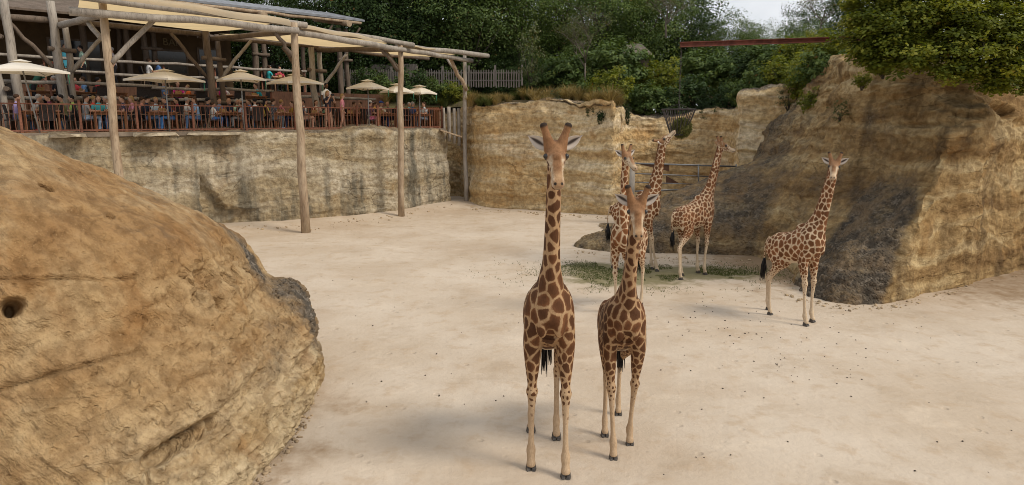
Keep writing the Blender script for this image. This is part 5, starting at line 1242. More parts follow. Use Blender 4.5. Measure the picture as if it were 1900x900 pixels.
# upper deck
person(124, 7.2, 2, 'stand', OUT, 'person in teal shirt standing by the twin log posts', (.05, .25, .33), BLK, 'brown')
person(155, 7.4, 2, 'stand', LFT, 'person in pale green shirt standing before the bar', (.35, .50, .40), BLK, 'black')
person(212, 7.2, 2, 'stand', LFT, 'person in grey shirt seen behind the braced tan post', (.25, .22, .22), BLK, 'grey')
person(274, 7.2, 2, 'sit', RGT, 'person in white shirt above the parasol beside the braced post', WHT, BLK, chair='person in white shirt upstairs')
person(296, 7.3, 2, 'sit', LFT, 'person in blue shirt behind the parasol canopy', BLUE, BLK, chair='person in blue shirt upstairs')
person(497, 7.2, 2, 'sit', RGT, 'person in turquoise top on the upper deck', (.03, .28, .30), BLK, chair='person in turquoise')
person(517, 7.6, 2, 'sit', OUT, 'person in crimson top on the upper deck', (.30, .04, .06), BLK, chair='person in crimson')
for px, t, lvl, f, lb in ((18, 1.0, 0, RGT, 'empty dark wicker chair beside the rough outcrop end'), (85, .95, 0, INN, 'empty dark wicker chair with back to the railing by leaning pole'), (115, 3.9, 1, INN, 'empty dark wicker chair between the twin log posts'), (20, 3.9, 1, INN, 'empty dark wicker chair under the first parasol'), (190, 3.9, 1, INN, 'empty dark wicker chair behind the braced tan post'), (262, 3.9, 1, INN, 'empty pale backed wicker chair beside the steel blue diner'),
                    (284, 3.9, 1, INN, 'empty dark wicker chair beside the steel blue diner'), (370, 3.9, 1, INN, 'empty dark wicker chair beside the child in orange'), (440, 3.9, 1, INN, 'empty dark wicker chair by the third parasol pole'), (345, 1.2, 0, LFT, 'empty wicker chair behind the man in grey cap'), (750, 1.0, 0, RGT, 'empty wicker chair beside the man in dark blue'), (640, 1.9, 0, RGT, 'empty wicker chair at the table behind the girl')):
    place(CHAIR, at_s(px, t, lvl), t, FLOOR[lvl], f, lb, 'chair', CH_N)
# ------------------------------------------------------------------ vegetation
def leaf_mat(name, dark, mid, light, trans=0.3, rough=0.6):
    m = Mat(name, rough, 0.25); a = m.sep(m.attr('leaf', 'Color')); n = m.noise(0.7, 3)
    c = m.mix(m.rng(a[0], 0, .55), dark, mid); c = m.mix(m.rng(a[0], .55, 1.0), c, light); c = m.mix(m.rng(a[1], .985, 1.0, 0, .7), c, (.22, .10, .03))
    c = m.mix(m.rng(n, .35, .65, 0, .35), c, m.mix(1.0, c, (1.25, 1.1, .8), 'MULTIPLY'))
    m.done(c); tr = m.n('BsdfTranslucent'); m.put(tr.inputs['Color'], m.mix(1.0, c, (1.2, 1.15, .5), 'MULTIPLY'))
    mx = m.n('MixShader'); mx.inputs[0].default_value = trans
    m.t.links.new(m.b.outputs[0], mx.inputs[1]); m.t.links.new(tr.outputs[0], mx.inputs[2]); m.t.links.new(mx.outputs[0], m.out.inputs['Surface'])
    MATS[name] = m.m
leaf_mat('leaf_deep', (.018, .034, .011), (.040, .074, .020), (.082, .130, .036))
leaf_mat('leaf_mid', (.038, .066, .020), (.085, .135, .036), (.155, .205, .060))
leaf_mat('leaf_bright', (.055, .080, .012), (.155, .185, .024), (.290, .295, .045), .45)
leaf_mat('leaf_pale', (.05, .065, .025), (.095, .115, .05), (.15, .16, .075))
leaf_mat('leaf_acacia', (.036, .064, .016), (.095, .150, .034), (.170, .230, .060))
leaf_mat('leaf_ivy', (.014, .028, .010), (.025, .050, .016), (.05, .08, .025))
leaf_mat('grass_dry', (.16, .115, .045), (.27, .20, .085), (.40, .32, .16), .2, .9)
leaf_mat('grass_green', (.045, .060, .016), (.075, .095, .025), (.12, .13, .04), .2, .9)
leaf_mat('hay', (.06, .075, .02), (.12, .13, .04), (.22, .20, .08), .2, .9)
wood('bark', (.055, .045, .035), (.10, .085, .065), .95)
wood('bark_pale', (.13, .11, .085), (.20, .175, .14), .95)

def leaves(cent, nrm, size, rng, asp=.5, tint=None, droop=.0):
    """one leaf-shaped quad for each centre"""
    n = len(cent); d = rng.normal(size=(n, 3)); d[:, 2] -= droop
    d -= nrm * np.sum(d * nrm, 1, keepdims=True) * .7; d /= np.linalg.norm(d, axis=1, keepdims=True) + 1e-9
    s = np.cross(d, nrm + rng.normal(size=(n, 3)) * .35); s /= np.linalg.norm(s, axis=1, keepdims=True) + 1e-9
    L_ = (size * rng.uniform(.65, 1.35, n))[:, None]
    v = np.stack([cent - d * L_ * .5, cent + s * L_ * asp * .5 + d * L_ * .05, cent + d * L_ * .5, cent - s * L_ * asp * .5 + d * L_ * .05], 1).reshape(-1, 3)
    f = np.arange(n * 4).reshape(n, 4); t = rng.random(n) if tint is None else np.clip(tint + rng.normal(size=n) * .16, 0, 1)
    a = np.repeat(np.stack([t, rng.random(n), np.zeros(n)], 1), 4, 0); return v, f, a
def crown_mesh(name, rad, n_clump, per, size, seed, clump=.34, shell=.55, droop=.2, asp=.5, flat=1.0, holes=.0):
    """clumps of leaves through an uneven ellipsoid; centre at the origin"""
    rng = np.random.default_rng(seed); rad = np.array(rad, float)
    d = rng.normal(size=(n_clump, 3)); d /= np.linalg.norm(d, axis=1, keepdims=True)
    lump = 1 + .38 * fbm(d * 1.7 + seed, 3, seed)
    r = (shell + (1 - shell) * rng.random(n_clump)) * lump
    C = d * r[:, None] * rad; cr = clump * rng.uniform(.55, 1.35, n_clump) * (rad.mean() ** .35)
    k = rng.integers(int(per * .6), int(per * 1.4), n_clump); idx = np.repeat(np.arange(n_clump), k)
    e = rng.normal(size=(len(idx), 3)); e /= np.linalg.norm(e, axis=1, keepdims=True); q = rng.random(len(idx)) ** .45
    cen = C[idx] + e * (q * cr[idx])[:, None] * np.array((1, 1, .62 * flat))
    nr = e * .55 + d[idx] * .35 + np.array((0, 0, .75)); nr /= np.linalg.norm(nr, axis=1, keepdims=True)
    ctint = rng.random(n_clump); t = .28 + .5 * ctint[idx] * 1.0
    v, f, a = leaves(cen, nr, size, rng, asp, t, droop); me = np_mesh(name, v, f, False); set_attr(me, 'leaf', a); return me, C
def limb_mesh(h, r, C, seed, base_f=.25, nl=16):
    rr = random.Random(seed); q = MB(); pts = [Vector((0, 0, -.3))]
    for i in range(1, 6): pts.append(Vector((rr.uniform(-.06, .06) * h * .25, rr.uniform(-.06, .06) * h * .25, h * i / 5)))
    q.tube(pts, [r * 1.25, r, r * .85, r * .7, r * .5, r * .25], 9, True, .05, rr)
    for k in range(nl):
        c = Vector(C[rr.randrange(len(C))]) + Vector((0, 0, h)); f = rr.uniform(base_f, .95); b = pts[0].lerp(pts[-1], f)
        i = min(4, int(f * 5)); b = pts[i].lerp(pts[i + 1], f * 5 - i)
        mid = b.lerp(c, .5) + Vector((rr.uniform(-.2, .2), rr.uniform(-.2, .2), rr.uniform(0, .3)))
        q.tube([b, mid, c], [r * .35, r * .2, r * .05], 6)
    return q
def tree(label, loc, h, crown, cm, C, lmat, rz, sc, group, seed, r=.16, name='tree', bark='bark', lim=None, cat='tree'):
    root = empty(name, loc, rz, sc); tag(root, label, cat, group)
    if lim is None: lim = limb_mesh(h, r, C, seed).mesh('trunk'); lim.materials.append(MATS[bark])
    link('trunk', lim, None, root); o = link('crown', cm, None, root); o.location = (0, 0, h)
    if len(cm.materials) == 0: cm.materials.append(MATS[lmat])
    return root, lim

FOR = 'trees of the dark wood behind the cliffs'
# four woodland tree shapes, copied with turns and sizes
wood_kinds = []
for k, (rad, nc, per, sz, mt, h) in enumerate((((3.6, 3.6, 5.0), 330, 60, .21, 'leaf_deep', 6.0), ((4.2, 4.0, 4.2), 330, 60, .22, 'leaf_mid', 6.0), ((3.0, 3.0, 5.4), 300, 60, .19, 'leaf_deep', 5.6), ((4.0, 4.0, 4.6), 330, 60, .20, 'leaf_mid', 6.4), ((4.4, 4.2, 4.4), 200, 90, .15, 'leaf_acacia', 6.2), ((3.4, 3.4, 5.0), 240, 60, .26, 'leaf_pale', 6.0))):
    cm, C = crown_mesh('crown', rad, nc, per, sz, 100 + k, .62, .5, .35, .5); cm.materials.append(MATS[mt])
    lm = limb_mesh(h, .22, C, 100 + k, .1, 14).mesh('trunk'); lm.materials.append(MATS['bark']); wood_kinds.append((cm, C, h, lm, mt))
def wood_tree(px, Y, k, sc, label, top=None, z=None):
    x = (px - 950) / 1267.0 * Y * 1.0; z = float(hill_h(np.array([x]), np.array([Y]))[0]) - .2 if z is None else z
    cm, C, h, lm, mt = wood_kinds[k]
    tree(label, (x, Y, z), h, None, cm, C, mt, R.uniform(0, 6.3), sc, FOR, 0, lim=lm, name='woodland_tree')
WT = [(430, 58, 1, 1.0, 'tree behind the bar roof, mid green'), (330, 60, 5, .95, 'pale lit tree showing over the sails, behind the bar'), (520, 56, 0, 1.0, 'dark tree rising behind the end of the bar roof'), (600, 52, 2, 1.0, 'narrow dark tree right behind the log purlins'), (665, 49, 0, 1.0, 'dark tree above the picket fence near the bar'),
      (735, 48, 2, 1.0, 'narrow dark tree behind the thin tan post'), (800, 49, 0, 1.05, 'dark tree above the outermost pergola post'), (870, 48, 3, .95, 'mid green tree with low boughs above the picket fence'), (905, 55, 2, 1.2, 'tall dark tree behind the picket fence end'), (960, 50, 4, 1.0, 'broad mid green tree behind the leafless shrub'),
      (1040, 53, 4, 1.05, 'broad green tree directly behind the tallest giraffe'), (1110, 49, 4, .95, 'mid green tree behind the bare branched sapling'), (1180, 50, 3, .95, 'green tree above the little thatched shelter'), (1240, 54, 0, .95, 'dark tree standing beside the patch of sky'), (1290, 58, 0, .60, 'low dark tree under the patch of sky'),
      (1345, 50, 3, .54, 'small green tree behind the steel beam'), (1400, 47, 4, .51, 'rounded yellow green tree behind the steel beam middle'), (1470, 50, 4, .55, 'light green tree next to the patch of sky, behind beam'), (1540, 46, 3, .56, 'green tree at the beam end beside the overhanging maple'), (1478, 62, 2, .74, 'far dark tree breaking into the sky'), (1372, 66, 2, .56, 'thin far tree reaching into the sky'), (1600, 40, 0, .8, 'dark tree hidden behind the overhanging maple'), (1700, 42, 3, .9, 'green tree far behind the overhanging maple'),
      (740, 60, 1, 1.2, 'second row tree behind the pergola end'), (1000, 64, 0, 1.3, 'second row tree high above the golden cliff'), (1130, 64, 2, 1.3, 'second row narrow tree above the golden cliff'), (840, 64, 3, 1.3, 'second row tree behind the fence'), (240, 56, 0, 1.0, 'dark tree behind the far part of the bar'), (130, 52, 2, 1.0, 'dark tree behind the twin log posts'), (30, 50, 1, 1.0, 'green tree behind the blue grey sheet roof')]
for w in WT: wood_tree(*w)
for i, (px, Y, k, sc) in enumerate(((520, 60, 1, .9), (590, 58, 0, .9), (650, 56, 3, .8), (715, 55, 0, .8), (780, 56, 1, .8), (845, 54, 2, .8), (910, 52, 0, .75), (970, 55, 3, .8), (1035, 56, 0, .8), (1100, 55, 1, .8), (1160, 54, 3, .7), (1215, 55, 0, .7), (1270, 52, 1, .52), (1330, 54, 0, .5), (1390, 53, 3, .5), (1450, 54, 0, .52), (1510, 52, 1, .56), (1570, 50, 0, .65), (455, 60, 0, .9), (380, 60, 2, .9), (1160, 46.5, 0, .42), (1180, 44.5, 3, .3), (1110, 45, 0, .42), (1060, 46, 3, .45), (990, 46.5, 0, .42), (940, 48, 0, .5), (870, 50, 2, .5))):
    x = (px - 950) / 1267.0 * Y; wood_tree(px, Y, k, sc, 'low bushy tree of the understorey below the tall wood', z=float(hill_h(np.array([x]), np.array([float(Y)]))[0]) - 3.6 * sc)

# the overhanging maple on the right cliff
def maple():
    rng = np.random.default_rng(71); parts_ = []; C = []
    blobs = [((1640, 60, 18.6), 1.0), ((1700, 30, 18.4), 1.1), ((1760, 70, 18.0), 1.15), ((1690, 95, 18.0), .8), ((1820, 40, 18.2), 1.2), ((1830, 100, 17.6), 1.0), ((1880, 70, 17.8), 1.1), ((1870, 130, 17.6), .75), ((1610, 95, 18.8), .65), ((1655, 105, 18.3), .6), ((1760, 105, 17.6), .8), ((1940, 60, 18.0), 1.3), ((1930, 130, 17.8), .9), ((1620, 10, 19.2), 1.1), ((1750, -40, 18.8), 1.3), ((1860, -40, 18.8), 1.3), ((1600, 55, 19.4), .8), ((1960, -20, 18.8), 1.4), ((1680, -30, 19.4), 1.2), ((1800, 128, 17.5), .5), ((1850, 150, 17.5), .45)]
    V_, F_, A_ = [], [], []; off = 0
    base = np.array(P(1800, 110, 20.5)); base[2] = 6.2
    for (pp, r) in blobs:
        c = np.array(P(*pp)); nc = int(38 * r * r) + 10
        d = rng.normal(size=(nc, 3)); d /= np.linalg.norm(d, axis=1, keepdims=True)
        cc = c + d * (rng.uniform(.35, 1.0, nc) * r)[:, None] * np.array((1, 1, .85)); C += [tuple(q - base) for q in cc[:6]]
        k = rng.integers(45, 95, nc); idx = np.repeat(np.arange(nc), k); e = rng.normal(size=(len(idx), 3)); e /= np.linalg.norm(e, axis=1, keepdims=True)
        cen = cc[idx] + e * (rng.random(len(idx)) ** .5 * .30)[:, None] * np.array((1, 1, .55)); nr = e * .3 + d[idx] * .3 + np.array((0, 0, .9)); nr /= np.linalg.norm(nr, axis=1, keepdims=True)
        t = .2 + .6 * rng.random(nc)[idx]
        v, f, a = leaves(cen - base, nr, .098, rng, .72, t, .5); V_.append(v); F_.append(f + off); A_.append(a); off += len(v)
    me = np_mesh('crown', np.concatenate(V_), np.concatenate(F_), False); set_attr(me, 'leaf', np.concatenate(A_)); me.materials.append(MATS['leaf_bright'])
    root = empty('maple_tree', base); tag(root, 'bright green maple overhanging the brown cliff edge', 'tree')
    link('crown', me, None, root)
    q = MB(); rr = random.Random(4); q.tube([(0, 0, -.6), (-.1, -.3, .4), (-.3, -.8, 1.1)], [.2, .16, .12], 9)
    for k in range(40):
        c = Vector(C[rr.randrange(len(C))]); b = Vector((-.1, -.3, .4)).lerp(Vector((-.3, -.8, 1.1)), rr.random()); q.tube([b, b.lerp(c, .5) + Vector((0, 0, rr.uniform(.1, .5))), c], [.06, .035, .01], 6)
    q.build('trunk', MATS['bark'], root)
maple()

# shrubs and creepers ---------------------------------------------------------
shrub_kinds = []
for k, (rad, nc, per, sz, mt) in enumerate((((1.0, 1.0, .8), 150, 36, .13, 'leaf_mid'), ((1.0, 1.0, 1.0), 140, 36, .12, 'leaf_deep'), ((1.0, .9, .8), 120, 34, .12, 'leaf_bright'), ((.9, .9, 1.1), 60, 22, .11, 'leaf_pale'), ((1, 1, .9), 140, 40, .10, 'leaf_ivy'))):
    cm, C = crown_mesh('foliage', rad, nc, per, sz, 200 + k, .24, .35, .2, .5); cm.materials.append(MATS[mt])
    q = MB(); rr = random.Random(k)
    for i in range(9): c = Vector(C[rr.randrange(len(C))]); q.tube([(rr.uniform(-.08, .08), rr.uniform(-.08, .08), -.95), tuple(c * .5 + Vector((0, 0, -.3))), tuple(c)], [.03, .02, .006], 5)
    sm = q.mesh('stems'); sm.materials.append(MATS['bark']); shrub_kinds.append((cm, sm))
def shrub(px, py, Y, k, sc, label, group='shrubs and creepers on the cliff tops'):
    p = P(px, py, Y); sx, sy, sz_ = sc if isinstance(sc, tuple) else (sc, sc, sc)
    root = empty('shrub', (p[0], p[1], p[2] - .9 * sz_), R.uniform(0, 6.3) if sx == sy else 0); root.scale = (sx, sy, sz_); tag(root, label, 'shrub', group)
    cm, sm = shrub_kinds[k]; o = link('foliage', cm, None, root); o.location = (0, 0, .9); o = link('stems', sm, None, root); o.location = (0, 0, .9)
for a in ((1080, 175, 37.5, 0, 1.1, 'green shrub at the foot of the bare branched sapling'), (1135, 165, 36.0, 2, 1.35, 'yellow green shrub at the free end of the golden cliff'), (1060, 130, 40, 0, 1.6, 'leafy shrub behind the bare branched sapling'), (1150, 120, 40, 0, 1.9, 'tall leafy shrub below the thatched shelter'), (1195, 185, 37.5, 0, 1.3, 'large green shrub filling the recess corner'), (1225, 150, 41, 2, 1.6, 'yellow green shrub next to the thatched shelter'), (1245, 192, 37.4, 1, 1.0, 'dark shrub behind the hay basket'),
          (1285, 180, 38, 1, 1.3, 'dark shrub next to the hanging chain'), (1318, 203, 36.9, 4, .9, 'dark ivy mound spilling into the recess'), (1350, 190, 37.0, 1, 1.1, 'dark shrub in the corner by the pale wall'), (1310, 130, 43, 0, 1.9, 'green shrub under the far end of the beam'), (1360, 130, 42, 0, 1.7, 'green shrub under the beam'), (1385, 170, 33, 0, .95, 'green shrub on the edge of the pale wall'), (1420, 160, 32, 0, 1.1, 'green shrub on top of the pale wall'), (1460, 140, 31, 2, 1.2, 'yellow green shrub above the pale wall'),
          (1500, 155, 29, 2, 1.0, 'bright shrub near the brown cliff shoulder'), (1535, 130, 27.5, 0, 1.1, 'green shrub against the brown cliff shoulder'), (1515, 190, 26, 2, .7, 'yellow flowered shrub trailing over the slope'), (1550, 95, 28, 2, 1.2, 'green shrub under the beam end'), (1440, 110, 36, 0, 1.6, 'green shrub below the beam middle'), (1490, 105, 34, 2, 1.4, 'light green shrub below the beam'), (1400, 120, 38, 1, 1.5, 'dark shrub behind the pale wall'), (1465, 180, 29.5, 3, .7, 'thin pale shrub on the pale wall edge'),
          (1100, 205, 33.6, 4, (.42, .3, .5), 'ivy hanging over the golden cliff face'), (1115, 218, 33.0, 4, (.22, .2, .4), 'ivy tail hanging lowest on the golden cliff'), (1165, 212, 33.6, 4, (.16, .2, .55), 'narrow ivy strip on the free edge of golden cliff'), (1120, 180, 34.5, 0, .6, 'small green shrub above the hanging ivy'), (1030, 185, 35.2, 3, .5, 'sparse pale shrub on the golden cliff edge'),
          (985, 110, 40, 3, (1.0, 1.0, 1.9), 'leafless pale shrub next to the picket fence'), (1000, 150, 40.5, 0, 1.0, 'green shrub next to the picket fence end'), (1040, 150, 40, 1, 1.0, 'dark shrub behind the dry grass'),
          (770, 165, 42, 1, 1.3, 'dark green shrub on the bank behind the last parasols'), (720, 165, 42.5, 0, 1.2, 'green shrub on the bank behind the beige parasol'), (810, 170, 41.5, 0, 1.1, 'olive shrub on the bank next to the last parasol'), (680, 160, 43, 1, 1.2, 'dark shrub below the picket fence near log posts'), (845, 175, 41, 2, .9, 'yellow green shrub on the bank by the outermost post'),
          (60, 70, 34, 1, 1.6, 'dark shrub behind the first parasol by the bar'), (170, 90, 35.5, 1, 1.5, 'dark shrub behind the twin log posts'), (20, 110, 34, 0, 1.2, 'green shrub at the far end of the upper deck'),
          (1560, 205, 22.0, 3, .35, 'small plant rooted in the brown slope'), (1600, 150, 21.0, 2, .30, 'small plant hanging from the brown cliff shoulder'), (1640, 125, 20.4, 2, .35, 'leafy shoot below the overhanging maple')):
    shrub(*a)

# bare-branched sapling in front of the wood
def sapling(px, pb, Y, h, label, seed, leafy=.4):
    x = (px - 950) / 1267. * Y; root = empty('sapling', (x, Y, P(px, pb, Y)[2] - .1)); tag(root, label, 'tree', 'saplings on the bank')
    rr = random.Random(seed); q = MB(); tips = []
    def grow(p, d, L_, r, lv):
        e = p + d * L_; mid = p.lerp(e, .5) + Vector((rr.uniform(-1, 1), rr.uniform(-1, 1), 0)) * L_ * .05; q.tube([p, mid, e], [r, r * .8, r * .6], 6 if lv < 2 else 4); tips.append(e)
        if lv >= 4: return
        for k in range(3 if lv else 4):
            a = rr.uniform(0, 6.28); nd = (d * .75 + Vector((cos(a), sin(a), rr.uniform(-.1, .5))) * .75).normalized(); grow(p.lerp(e, rr.uniform(.5, 1.0)), nd, L_ * rr.uniform(.55, .8), r * .55, lv + 1)
    grow(Vector((0, 0, -.2)), Vector((.03, 0, 1)), h * .38, .07, 0); q.build('trunk', MATS['bark_pale'], root)
    rng = np.random.default_rng(seed); tp = np.array([tuple(t) for t in tips]); idx = rng.integers(0, len(tp), int(len(tp) * 14 * leafy)); cen = tp[idx] + rng.normal(size=(len(idx), 3)) * .18
    nr = rng.normal(size=(len(idx), 3)) * .4 + np.array((0, 0, .9)); nr /= np.linalg.norm(nr, axis=1, keepdims=True); v, f, a = leaves(cen, nr, .11, rng, .45, .3 + .5 * rng.random(len(idx)), .3)
    me = np_mesh('crown', v, f, False); set_attr(me, 'leaf', a); link('crown', me, MATS['leaf_pale'], root)
sapling(1080, 165, 38.5, 5.2, 'bare branched sapling with few leaves above the golden cliff', 5, .9)
sapling(1225, 60, 42, 4.0, 'thin twiggy sapling at the edge of the dark tree, by the sky', 8, .6)
sapling(1500, 70, 44, 3.6, 'thin sapling against the patch of sky', 11, .6)

# dry grass tussocks along the cliff top
def tussock_mesh(n, h, spread, seed, mat):
    rng = np.random.default_rng(seed); V_ = []; F_ = []; A_ = []
    for i in range(n):
        a = rng.uniform(0, 6.28); b = rng.random() ** .5 * spread * .3; L_ = h * rng.uniform(.5, 1.1); o = rng.uniform(.25, 1.0) * spread; w = rng.uniform(.008, .016)
        p0 = np.array((cos(a) * b, sin(a) * b, 0)); d = np.array((cos(a), sin(a), 0)); sd = np.array((-sin(a), cos(a), 0)); k = len(V_)
        for f in (0, .4, .75, 1.0):
            c = p0 + d * o * f ** 1.8 + np.array((0, 0, L_ * (f - .35 * f ** 3 * (o / spread)))); V_ += [c + sd * w * (1 - f * .85), c - sd * w * (1 - f * .85)]
        for j in range(3): F_.append((k + 2*j, k + 2*j+1, k + 2*j+3, k + 2*j+2))
        t = rng.random(); A_ += [(t, 0, 0)] * 8
    me = np_mesh('blades', np.array(V_), np.array(F_), False); set_attr(me, 'leaf', np.array(A_)); me.materials.append(MATS[mat]); return me
TUS = [tussock_mesh(300, .85, .65, s, 'grass_dry') for s in (1, 2)] + [tussock_mesh(260, .6, .6, 3, 'grass_green')]
def tussock(px, py, Y, k, sc, label, group='grass tussocks on the cliff tops'):
    p = P(px, py, Y); o = link('grass_tussock', TUS[k], None, None); o.location = p; o.scale = (sc,) * 3; o.rotation_euler = (0, 0, R.uniform(0, 6.3)); tag(o, label, 'grass', group)
GL = 'dry golden grass tussock on the edge of the golden cliff'
for i in range(46):
    px = R.uniform(868, 1150); Y = 36.2 - (px - 868) / 282 * 3.4 + R.uniform(0, 2.6) ** 1.2
    x = (px - 950) / 1267. * Y; z = bank_z(x, Y) - .05; dep = Y * cos(CAM_PITCH) + (CAM_H - z) * sin(CAM_PITCH)
    o = link('grass_tussock', TUS[(0, 0, 1, 1, 2)[i % 5]], None, None); o.location = (x, Y, z); sc = R.uniform(.6, 1.25); o.scale = (sc, sc, sc * R.uniform(.8, 1.1)); o.rotation_euler = (0, 0, R.uniform(0, 6.3))
    tag(o, GL if i % 5 != 4 else 'green grass tussock on the edge of the golden cliff', 'grass', 'grass tussocks on the golden cliff')
for i in range(26):
    x = R.uniform(-10.5, -2.4); Y = R.uniform(40.2, 42.6) + max(0, (-3.4 - x)) * .1; o = link('grass_tussock', TUS[(2, 2, 0)[i % 3]], None, None); o.location = (x, Y, bank_z(x, Y) - .05); sc = R.uniform(.8, 1.4); o.scale = (sc,) * 3; o.rotation_euler = (0, 0, R.uniform(0, 6.3))
    tag(o, 'tall rough grass tussock on the bank below the picket fence', 'grass', 'rough grass below the picket fence')

# trodden grass patch at the feeding place, one mass of short blades
def grass_patch():
    rng = np.random.default_rng(9); n = 16000; cen = []
    for (cx, cy, a, b), k in zip(GRASS_C, (6500, 6000, 1200)):
        cen.append(np.stack([cx + rng.normal(size=k) * a * .55, cy + rng.normal(size=k) * b * .5], 1))
    c = np.concatenate(cen); keep = fbm(np.stack([c[:, 0], c[:, 1], c[:, 0] * 0], 1) * 1.3, 3, 2) > -.12; c = c[keep]; n = len(c)
    z = ground_h(c[:, 0], c[:, 1]); a = rng.uniform(0, 6.28, n); h = rng.uniform(.015, .06, n); w = .010; ln = rng.normal(size=(n, 2)) * .03
    p = np.stack([c[:, 0], c[:, 1], z], 1); s = np.stack([np.cos(a), np.sin(a), 0 * a], 1) * w
    v = np.stack([p - s, p + s, p + np.stack([ln[:, 0], ln[:, 1], h], 1)], 1).reshape(-1, 3); me = np_mesh('grass', v, np.arange(n * 3).reshape(n, 3), False)
    set_attr(me, 'leaf', np.repeat(np.stack([rng.random(n), 0 * a, 0 * a], 1), 3, 0)); o = link('grass', me, MATS['grass_green']); tag(o, 'thin trodden grass where the giraffes feed', 'grass', None, 'stuff')
grass_patch()
# ------------------------------------------------------------------ picket fence on the bank
def fence():
    z0 = P(800, 156, 44.5)[2]; a = P(634, 152, 45.5); b = P(968, 153, 43.4); root = empty('picket_fence', a); tag(root, 'weathered grey picket fence on the bank above the cliff', 'fence')
    A = Vector(a); B = Vector(b); d = B - A; L_ = d.length; ang = atan2(d.y, d.x); root.rotation_euler = (0, 0, ang); hgt = .78
    pk = MB().add([(-.035, -.012, -.3), (.035, -.012, -.3), (.035, .012, -.3), (-.035, .012, -.3), (-.035, -.012, hgt - .06), (.035, -.012, hgt - .06), (.035, .012, hgt - .06), (-.035, .012, hgt - .06), (0, -.012, hgt), (0, .012, hgt)],
                  [(0,1,5,8,4), (3,7,9,6,2), (0,4,7,3), (1,2,6,5), (4,8,9,7), (5,6,9,8)]).mesh('picket'); pk.materials.append(MATS['plank_grey'])
    n = int(L_ / .16)
    for i in range(n): o = link('picket', pk, None, root); o.location = (i * .16, 0, (b[2] - a[2]) * i / n + R.uniform(-.03, .03)); o.rotation_euler = (0, R.uniform(-.03, .03), 0)
    for h in (.12, .58): MB().bar((0, .03, h), (L_, .03, h + b[2] - a[2]), .03, .07).build('cross_rail', MATS['plank_grey'], root)
    for i in range(8): MB().box((L_ * i / 7, .07, .3), (.11, .09, 1.25)).build('post', MATS['plank_grey'], root)
    p = P(692, 152, 46.5); r2 = empty('reed_screen', p, ang); tag(r2, 'tall brown plank screen standing behind the picket fence', 'screen')
    pl = MB().box((0, 0, .3), (.19, .03, 1.6)).mesh('plank'); pl.materials.append(MATS['plank_grey'])
    for i in range(16): o = link('plank', pl, None, r2); o.location = (i * .2, 0, R.uniform(-.04, .04))
fence()
# ------------------------------------------------------------------ steel beam, chain and hay basket
plain('steel_rust', (.13, .042, .028), .7, .35, 5); plain('iron_dark', (.05, .042, .04), .6, .3, 10)
def beam():
    a = Vector(P(1262, 83, 20.6)); b = Vector(P(1606, 71, 21.6)); root = empty('steel_beam', a); tag(root, 'rusty steel beam reaching out from the overhanging maple', 'beam')
    d = (b - a); n = d.normalized(); up = Vector((0, 0, 1))
    for nm, h, w, t in (('upper_flange', .062, .14, .02), ('web', 0, .02, .106), ('lower_flange', -.062, .14, .02)): MB().bar(up * h, d + up * h, w, t).build(nm, MATS['steel_rust'], root)
    bp = Vector(P(1256, 226, 20.6)); q = MB(); ch = empty('chain', a + Vector((.04, 0, -.1))); tag(ch, 'thin dark chain hanging from the beam tip', 'chain')
    L_ = (a.z - .1) - (bp.z + .42)
    lk = MB(); lk.tube([(.016, 0, .045), (.016, 0, -.045), (0, 0, -.06), (-.016, 0, -.045), (-.016, 0, .045), (0, 0, .06), (.016, 0, .045)], .007, 5); lm = lk.mesh('link'); lm.materials.append(MATS['iron_dark'])
    k = int(L_ / .1)
    for i in range(k + 1): o = link('link', lm, None, ch); o.location = (0, 0, -.04 - i * L_ / k); o.rotation_euler = (0, 0, (i % 2) * pi / 2)
    # basket
    bk = empty('hay_basket', (a.x + .04, a.y, bp.z - .40)); tag(bk, 'dark iron slatted hay basket hanging on a chain', 'basket')
    top, bot, h = .49, .22, .76
    for z, r in ((h, top), (.02, bot)): MB().tube([(cos(2*pi*i/24) * r, sin(2*pi*i/24) * r, z) for i in range(25)], .022, 6).build('hoop', MATS['iron_dark'], bk)
    for i in range(20):
        c, s = cos(2*pi*i/20), sin(2*pi*i/20); MB().bar((c * top, s * top, h), (c * bot, s * bot, .02), .024, .012).build('slat', MATS['iron_dark'], bk)
    for i in range(3): c, s = cos(2*pi*i/3 + .4), sin(2*pi*i/3 + .4); MB().tube([(c * top, s * top, h), (0, 0, h + .16)], .008, 5).build('sling', MATS['iron_dark'], bk)
    rng = np.random.default_rng(3); n = 5200; d = rng.normal(size=(n, 3)); d /= np.linalg.norm(d, axis=1, keepdims=True); c = d * (rng.random(n) ** .4)[:, None] * np.array((.30, .27, .30)) + np.array((.10, -.04, .22))
    nr = d * .5 + rng.normal(size=(n, 3)) * .5; nr /= np.linalg.norm(nr, axis=1, keepdims=True); v, f, at = leaves(c, nr, .14, rng, .14, None, .6); me = np_mesh('hay', v, f, False); set_attr(me, 'leaf', at)
    o = link('hay', me, MATS['hay']); o.location = bk.location; tag(o, 'green hay bundle stuffed in the hanging basket', 'hay', None, 'stuff')
beam()
